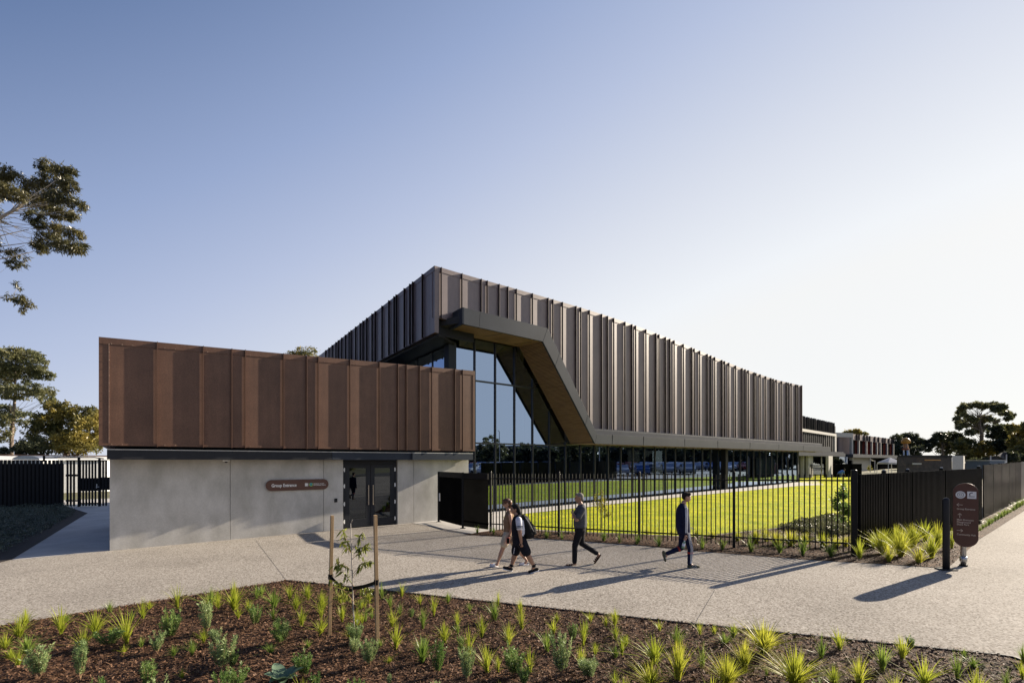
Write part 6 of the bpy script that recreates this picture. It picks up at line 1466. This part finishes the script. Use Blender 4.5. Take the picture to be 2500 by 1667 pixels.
brown = cloth('brown_leather', (.035, .018, .012))
for hl, te in ((p(1408.5, 1378, -.08), p(1377, 1379.5, -.08)), (p(1468, 1353, .08), p(1450.5, 1377, .08))):
    sole(f, hl, te, brown, .016)
    for t in (.45, .62, .8):
        a = hl.lerp(te, t); d = (te-hl).normalized(); up = Vector((-d.z, 0, d.x)); up = up if up.z > 0 else -up
        if hl.y > f.Y: up = Vector((d.z, 0, -d.x)) if Vector((d.z, 0, -d.x)).x < 0 else -Vector((d.z, 0, -d.x))
        mb = MB(); mb.tube([a+Vector((0, -.042, 0)), a+Vector((0, -.034, 0))+up*.030, a+up*.042, a+Vector((0, .034, 0))+up*.030, a+Vector((0, .042, 0))], .011, 6); mb.build('sandal_strap', brown, f.o)
# --- student with backpack, walking left (nearest)
Y_ = G(1270, 1396).y
f = Fig(Y_, 1.6, (1270, 1396), 'black haired student in white sleeved top and black shorts with a large black backpack', -1); p = f.p
body = MB(); c, q = head(f, body, 1257, 1242.5, .235, .10)
capsule(body, p(1259.5, 1254), p(1263, 1262), .058, .068)
loft(body, [(p(1264, 1260), .08, .12), (p(1265, 1268), .11, .175), (p(1266, 1287), .13, .17), (p(1267, 1305), .135, .17), (p(1268, 1316), .12, .165)])
SH = p(1266, 1266, -.18); EL = p(1268.5, 1293, -.25); WR = p(1272, 1318, -.22)
capsule(body, SH, EL, .056, .046); capsule(body, EL, WR, .045, .031); hand(body, WR, p(1274.5, 1330, -.22)-WR, -1, .8, .95)
SF = p(1264, 1266, .18); EF = p(1260, 1293, .24); WF = p(1252, 1316, .22); capsule(body, SF, EF, .056, .046); capsule(body, EF, WF, .045, .031); hand(body, WF, p(1249, 1327, .22)-WF, -1, .6, .95)
H1 = p(1271, 1316, -.09); K1 = p(1287, 1350, -.10); A1 = p(1303, 1378, -.09); H2 = p(1266, 1316, .09); K2 = p(1258, 1353, .09); A2 = p(1249, 1382, .09)
for a, b, e in ((H1, K1, A1), (H2, K2, A2)): capsule(body, a, b, .10, .070); capsule(body, b, b.lerp(e, .35), .064, .062); capsule(body, b.lerp(e, .3), e, .062, .038)
capsule(body, A1, p(1300, 1387, -.09), .038, .034); capsule(body, A2, p(1240, 1388, .09), .038, .03)
fuse(body, 'body', SKIN2, f.o)
bh = cloth('student_black_hair', (.012, .011, .012)); hr = MB(); ellip(hr, q(-.10, .15), (.42*.235, .38*.235, .39*.235)); ellip(hr, q(-.30, -.12), (.26*.235, .34*.235, .34*.235), .2); ellip(hr, q(-.42, -.40), (.18*.235, .28*.235, .24*.235), .3); ellip(hr, q(.14, .37), (.22*.235, .26*.235, .12*.235))
fuse(hr, 'hair', bh, f.o, .009, 2); eyes(f, q, .235)
vest = cloth('navy_black_top', (.010, .011, .018)); whc = cloth('white_cotton', (.68, .68, .74)); vs_ = MB()
loft(vs_, [(p(1261.5, 1256), .074, .08), (p(1263.5, 1260), .10, .14), (p(1264, 1269), .135, .19), (p(1265, 1288), .150, .185), (p(1266, 1307), .158, .185)]); fuse(vs_, 'top', vest, f.o, .011, 3)
mb = MB(); capsule(mb, SH, SH.lerp(EL, .70), .074, .070); capsule(mb, SF, SF.lerp(EF, .70), .074, .070); loft(mb, [(p(1271, 1268, -.10), .075, .095), (p(1273, 1290, -.10), .085, .095), (p(1272, 1305, -.10), .080, .09)]); fuse(mb, 'sleeves', whc, f.o, .010, 2)
for t in (.56, .68): mb = MB(); a, b = SH.lerp(EL, t), SH.lerp(EL, t+.05); mb.tube([a, b], [.079, .078], 18); mb.build('sleeve_stripe', vest, f.o)
so_ = MB(); loft(so_, [(p(1267, 1303), .150, .18), (p(1268, 1316), .165, .19), (p(1268.5, 1328), .15, .18)])
capsule(so_, H1, H1.lerp(K1, .84), .125, .112); capsule(so_, H2, H2.lerp(K2, .86), .125, .105); fuse(so_, 'shorts', vest, f.o, .011, 3)
mb = MB(); a = H2.lerp(K2, .55)+Vector((-.05, -.105, 0)); b = H2.lerp(K2, .95)+Vector((-.04, -.10, 0)); mb.tube([a, b], .007, 6); mb.build('hem_logo', M['wh'], f.o)
blk = cloth('black_canvas', (.012, .012, .013)); bag = empty('backpack', tuple(p(1290, 1285)), 'large black backpack with grey piping worn by the student', 'backpack')
mb = MB(); loft(mb, [(p(1276, 1256), .04, .10), (p(1281, 1266), .09, .15), (p(1287, 1284), .130, .17), (p(1292, 1302), .135, .17), (p(1293, 1313), .10, .15)]); 
_fo = f.o; fuse(mb, 'bag_body', blk, bag, .012, 3)
mb = MB(); loft(mb, [(p(1294, 1278), .05, .09), (p(1300, 1290), .085, .13), (p(1302, 1304), .075, .12)]); fuse(mb, 'front_pocket', blk, bag, .012, 3)
mb = MB(); mb.tube([p(1283, 1262, -.13), p(1291, 1273, -.155), p(1299, 1288, -.15), p(1304, 1297, -.10)], .009, 6); mb.build('piping', plain('grey_piping', (.22, .22, .22), .5), bag)
mb = MB(); capsule(mb, p(1304, 1288, -.06), p(1307, 1299, -.05), .018, .025); mb.build('reflective_tag', M['steel'], bag, True)
mb = MB(); mb.tube([p(1277, 1258, -.13), p(1267, 1256.5, -.15), p(1259, 1264, -.14), p(1257, 1280, -.14), p(1264, 1296, -.17), p(1282, 1304, -.15)], .016, 8); mb.build('shoulder_strap', blk, bag)
shb = cloth('black_sneaker', (.014, .014, .016))
for hl, te in ((p(1314.5, 1385.5, -.09), p(1288.5, 1393.5, -.09)), (p(1252, 1391.5, .09), p(1227.5, 1385.5, .09))):
    mb = MB(); shoe(mb, hl, te); fuse(mb, 'shoe', shb, f.o, .009, 2); sole(f, hl-Vector((0, 0, .022)), te-Vector((0, 0, .022)), M['wh'], .016)
for a in (A1, A2): mb = MB(); mb.tube([a+Vector((0, 0, .03)), a-Vector((0, 0, .03))], [.047, .045], 14); mb.build('sock', shb, f.o)
# --- woman in tan top and beige shorts, behind the student
Y_ = G(1215, 1381).y
f = Fig(Y_, 1.62, (1215, 1381), 'auburn haired woman in tan sleeveless top and cream shorts walking behind the student', -1); p = f.p
body = MB(); c, q = head(f, body, 1237, 1228.5, .225, .12)
capsule(body, p(1240, 1241), p(1242.5, 1250), .045, .055)
loft(body, [(p(1243, 1249), .06, .10), (p(1243.5, 1256), .085, .15), (p(1242, 1272), .10, .14), (p(1241, 1286), .085, .12), (p(1242, 1300), .11, .155), (p(1242, 1308), .10, .15)])
SH = p(1245, 1255, -.155); EL = p(1250, 1284, -.19); WR = p(1243.5, 1305, -.21)
capsule(body, SH, EL, .043, .035); capsule(body, EL, WR, .034, .024); hand(body, WR, p(1239.5, 1316, -.22)-WR, -1, .5, .9)
SF = p(1242, 1255, .155); EF = p(1238, 1283, .19); WF = p(1234, 1305, .18); capsule(body, SF, EF, .042, .035); capsule(body, EF, WF, .034, .024); hand(body, WF, p(1232, 1316, .18)-WF, -1, .5, .9)
H1 = p(1238, 1306, -.08); K1 = p(1227, 1338, -.08); A1 = p(1216, 1369, -.08); H2 = p(1246, 1306, .08); K2 = p(1263, 1340, .08); A2 = p(1286, 1369, .08)
for a, b, e in ((H1, K1, A1), (H2, K2, A2)): capsule(body, a, b, .082, .055); capsule(body, b, b.lerp(e, .35), .05, .052); capsule(body, b.lerp(e, .3), e, .052, .030)
capsule(body, A1, p(1214, 1375, -.08), .031, .032); capsule(body, p(1214, 1377, -.08), p(1200, 1374, -.08), .028, .022, sq=(1.4, .7)); capsule(body, A2, p(1284, 1375, .08), .031, .03); capsule(body, p(1284, 1376, .08), p(1272, 1378, .08), .028, .02, sq=(1.4, .7))
fuse(body, 'body', SKIN1, f.o)
hr = MB(); ellip(hr, q(-.05, .20), (.44*.225, .38*.225, .37*.225)); ellip(hr, q(-.34, .05), (.26*.225, .36*.225, .34*.225)); ellip(hr, q(-.38, -.28), (.2*.225, .30*.225, .28*.225)); ellip(hr, q(.2, .36), (.24*.225, .28*.225, .14*.225))
fuse(hr, 'hair', vary('auburn_hair', (.045, .016, .008), (.14, .05, .02), 20, .5, detail=2), f.o, .009, 2); eyes(f, q, .225)
mb = MB(); mb.tube([q(.37, .03, -.28), q(.43, .02, -.14), q(.43, .02, .14), q(.37, .03, .28)], .012, 6); mb.tube([q(.37, .03, -.28), q(0, .0, -.36)], .005, 5); mb.build('sunglasses', M['black'], f.o)
tp = MB(); loft(tp, [(p(1242, 1246), .05, .065), (p(1243, 1250), .075, .12), (p(1243.5, 1256), .105, .165), (p(1241, 1272), .125, .16), (p(1241, 1286), .112, .145), (p(1242, 1299), .125, .165)]); fuse(tp, 'top', cloth('tan_knit', (.24, .155, .095)), f.o, .010, 3)
st_ = MB(); loft(st_, [(p(1242, 1296), .122, .165), (p(1242, 1306), .14, .175), (p(1242, 1314), .13, .165)]); capsule(st_, H1, H1.lerp(K1, .62), .105, .10); capsule(st_, H2, H2.lerp(K2, .62), .105, .10); fuse(st_, 'shorts', cloth('cream_linen', (.52, .45, .34)), f.o, .011, 3)
mb = MB(); mb.tube([WR+Vector((.005, 0, .015)), WR], .029, 14); mb.build('wristband', M['black'], f.o)
ph = empty('phone', tuple(p(1241, 1314, -.25)), 'small pink phone held by the woman in the tan top', 'phone'); mb = MB(); a = p(1240.5, 1315, -.265); mb.cbox(tuple(a), (.075, .012, .14)); mb.build('case', plain('pink_case', (.55, .12, .12), .4), ph, bevel=.004)
mb = MB(); mb.cbox((a.x, a.y-.0075, a.z), (.066, .003, .128)); mb.build('screen', M['gloss'], ph)
for hl, te in ((p(1220.5, 1380.5, -.08), p(1195.5, 1376.5, -.08)), (p(1291, 1377, .08), p(1266, 1381, .08))):
    sole(f, hl, te, M['wh'], .02); d = te-hl
    mb = MB(); capsule(mb, hl.lerp(te, .55)+Vector((0, 0, .02)), hl.lerp(te, .82)+Vector((0, 0, .014)), .036, .032, sq=(1.3, .8)); mb.build('slide_strap', M['wh'], f.o, True)
# --- person in blue bending over at the far side of the lawn
Y_ = G(2053, 1165).y
f = Fig(Y_, 1.6, (2053, 1165), 'distant person in a blue shirt bending over at the far edge of the lawn', 1); p = f.p
body = MB(); ellip(body, p(2061, 1146.5), (.11, .09, .12)); capsule(body, p(2059, 1148.5), p(2057, 1150), .06, .08); capsule(body, p(2057, 1150), p(2050, 1154), .14, .15)
for dy, ku, au in ((-.1, 2053, 2049), (.1, 2055, 2055)): capsule(body, p(2050, 1155, dy), p(ku, 1159.5, dy), .09, .065); capsule(body, p(ku, 1159.5, dy), p(au, 1165, dy), .06, .045); capsule(body, p(au, 1165, dy), p(au+3, 1165.4, dy), .05, .04)
for dy in (-.16, .16): capsule(body, p(2057, 1150.5, dy), p(2058, 1155, dy), .05, .04); w_ = p(2061, 1159, dy); capsule(body, p(2058, 1155, dy), w_, .04, .03); hand(body, w_, Vector((.3, 0, -1)), 1, .4)
fuse(body, 'body', SKIN2, f.o, .014); mb = MB(); ellip(mb, p(2061.2, 1145.6), (.125, .11, .11)); fuse(mb, 'hair', bh, f.o, .02, 2)
mb = MB(); loft(mb, [(p(2058.5, 1149), .13, .18), (p(2055, 1151), .19, .24), (p(2050, 1154.5), .21, .24), (p(2048, 1156.5), .16, .2)]); 
for dy in (-.17, .17): capsule(mb, p(2057, 1150.5, dy), p(2058, 1154.5, dy), .085, .075)
fuse(mb, 'shirt', cloth('sky_blue_shirt', (.10, .22, .55)), f.o, .02, 3)
mb = MB(); 
for dy, ku, au in ((-.1, 2053, 2049), (.1, 2055, 2055)): capsule(mb, p(2049, 1156, dy), p(ku, 1159.5, dy), .13, .10); capsule(mb, p(ku, 1159.5, dy), p(au, 1163.5, dy), .09, .07)
fuse(mb, 'trousers', cloth('pale_blue_jean', (.12, .16, .26)), f.o, .02, 3)
